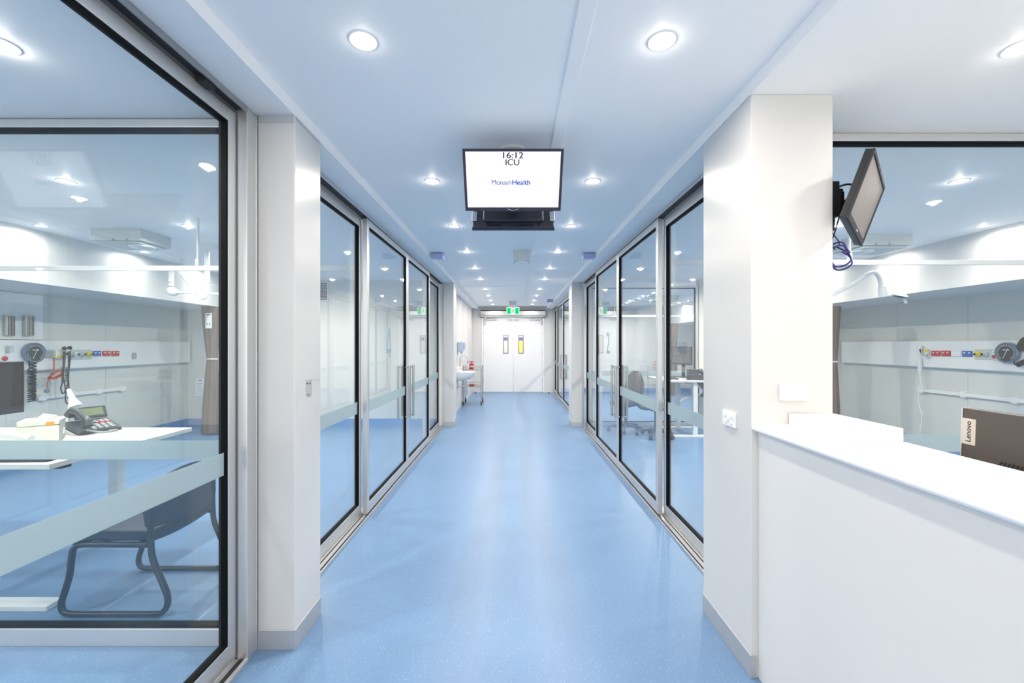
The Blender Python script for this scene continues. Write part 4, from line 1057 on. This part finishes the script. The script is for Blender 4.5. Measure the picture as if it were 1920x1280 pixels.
for j in range(17):
    u=j/16*2-1; y=2.51+0.245*u
    bow=0.045*(1-u*u)
    zt=0.755-0.075*u*u; zb=0.475-0.02*(1-u*u)
    bk.append([(-1.925+bow,y,zb),(-1.935+bow,y,(zb+zt)/2),(-1.945+bow,y,zt),(-1.975+bow,y,zt-0.01),(-1.97+bow,y,(zb+zt)/2),(-1.955+bow,y,zb+0.005)])
MB().loft(bk).build('backrest','chair',ch,smooth=60,bevel=0.005)
MB().tube([(-2.20,2.275,0.385),(-2.20,2.745,0.385)],0.010,10).tube([(-2.0,2.275,0.385),(-2.0,2.745,0.385)],0.010,10).build('cross_bar','chairf',ch,smooth=40)
for y in (2.275,2.745): MB().tube([(-1.932,y,0.50),(-1.934,y,0.675)],0.020,12).build('post_sleeve','chairf',ch,smooth=40)

# ------------------------------------------------------------------ office chair room
def office_chair(x,y,yaw,label,m='office'):
    t = thing('office_chair',label,'office chair',(x,y,0),(0,0,yaw),group='grey office chairs')
    rings=[]
    for k in range(7):
        z=0.44+0.07*k/6; s=(0.80,0.95,1,1,1,0.96,0.85)[k]
        rings.append([(0.235*s*math.copysign(abs(math.cos(a))**0.6,math.cos(a)),0.235*s*math.copysign(abs(math.sin(a))**0.6,math.sin(a)),z) for a in [2*PI*i/28 for i in range(28)]])
    MB().loft(rings).build('seat',m,t,smooth=60)
    bkr=[]
    for k in range(9):
        z=0.58+0.42*k/8; h=(0.14,0.185,0.20,0.205,0.20,0.185,0.16,0.12,0.06)[k]
        bkr.append([(h*math.cos(a),0.245+0.022*math.sin(a)-0.05*(math.cos(a)**2)+0.05*k/8,z) for a in [2*PI*i/24 for i in range(24)]])
    MB().loft(bkr).build('backrest',m,t,smooth=60)
    MB().tube(smooth_path([(0,0.05,0.43),(0,0.22,0.44),(0,0.285,0.52),(0,0.285,0.72)]),0.018,10).build('back_support','officebase',t,smooth=60)
    MB().cyl((0,0,0.10),(0,0,0.44),0.026,seg=16).cyl((0,0,0.41),(0,0,0.44),0.09,seg=16).build('gas_lift','officebase',t,smooth=40)
    MB().tube([(-0.12,0,0.40),(-0.24,0.02,0.37)],0.007,8).build('lever','officebase',t)
    bs=MB()
    for i in range(5):
        a=2*PI*i/5+0.3
        bs.tube([(0,0,0.11),(0.16*math.cos(a),0.16*math.sin(a),0.10),(0.29*math.cos(a),0.29*math.sin(a),0.075)],[0.03,0.022,0.014],10)
    bs.build('star_base','officebase',t,smooth=50)
    for i in range(5):
        a=2*PI*i/5+0.3; c_,s_=math.cos(a),math.sin(a); p=Vector((0.285*c_,0.285*s_,0.030)); n=Vector((-s_,c_,0))
        MB().cyl(p-n*0.022,p+n*0.022,0.029,seg=14).build('caster','black',t,smooth=40)
    return t
office_chair(2.26,6.72,math.radians(75),'grey office chair nearer the desk, partly behind a glazing post')
office_chair(1.90,7.15,math.radians(-55),'grey office chair beside the bar handle, close to the glass partition')
dm = monitor('desk_monitor','dark monitor on the white desk in the office chair room',(2.88,7.28,0),math.radians(205),0.42,0.31,1.11,0.895,'screenoff')
ph.scale = (1.1,1.1,1.1)
ph2 = dup(ph,(2.93,6.80,0.895),(0,0,math.radians(150)),'dark telephone on the desk in the office chair room')
kb2 = dup(kb,(2.62,7.02,0.895),(0,0,math.radians(80)),'dark keyboard on the desk in the office chair room')
m=MB()
for k in range(4):
    pts=[]
    for i in range(13):
        a=2*PI*i/12
        pts.append((2.98+0.02*k,6.95+0.16*math.cos(a)*(1-0.1*k),0.71+0.11*math.sin(a)*(1-0.14*k)))
    m.tube(pts[:-1],0.007,6,closed=True)
m.tube(smooth_path([(2.98,6.95,0.72),(2.9,6.85,0.62),(2.75,6.8,0.60),(2.66,6.78,0.55)]),0.007,6)
m.tube(smooth_path([(3.0,7.0,0.80),(2.98,7.1,0.86),(2.96,7.12,0.865)]),0.007,6)
tag(m.build('cable_bundle','white',smooth=60),'looped white cables hanging under the office chair room desk','cable')
cbx = thing('computer_case','dark computer case mounted under the office chair room desk','computer',(3.08,7.02,0.585))
MB().box(0,0.10,-0.2,0.2,0,0.275).build('case','grey',cbx,bevel=0.006)
MB().box(-0.004,0.0,-0.16,0.16,0.03,0.24).build('grille','dark',cbx)

# ------------------------------------------------------------------ world, camera, view
wd = bpy.data.worlds.new('world'); scn.world = wd; wd.use_nodes = True
wd.node_tree.nodes['Background'].inputs[0].default_value = (1,0.955,0.89,1)
wd.node_tree.nodes['Background'].inputs[1].default_value = 1.75  # even white fill, let in where the end wall is left out
cam = bpy.data.cameras.new('camera'); co = bpy.data.objects.new('camera',cam); COL.objects.link(co)
co.location = (0,0,1.45); co.rotation_euler = (PI/2,0,0)
cam.sensor_width = 36.0; cam.lens = 15.0
cam.shift_x = -1/1920; cam.shift_y = 6/1920
cam.clip_start = 0.02; cam.clip_end = 60
scn.camera = co
scn.view_settings.view_transform = 'Standard'; scn.view_settings.look = 'None'
scn.view_settings.gamma = 1.0; scn.view_settings.use_curve_mapping = False
scn.view_settings.exposure = 0.42
cy = scn.cycles
cy.max_bounces = 12; cy.diffuse_bounces = 6; cy.glossy_bounces = 5; cy.transmission_bounces = 8; cy.transparent_max_bounces = 40
cy.caustics_reflective = False; cy.caustics_refractive = False
cy.sample_clamp_indirect = 6.0
cy.use_denoising = True
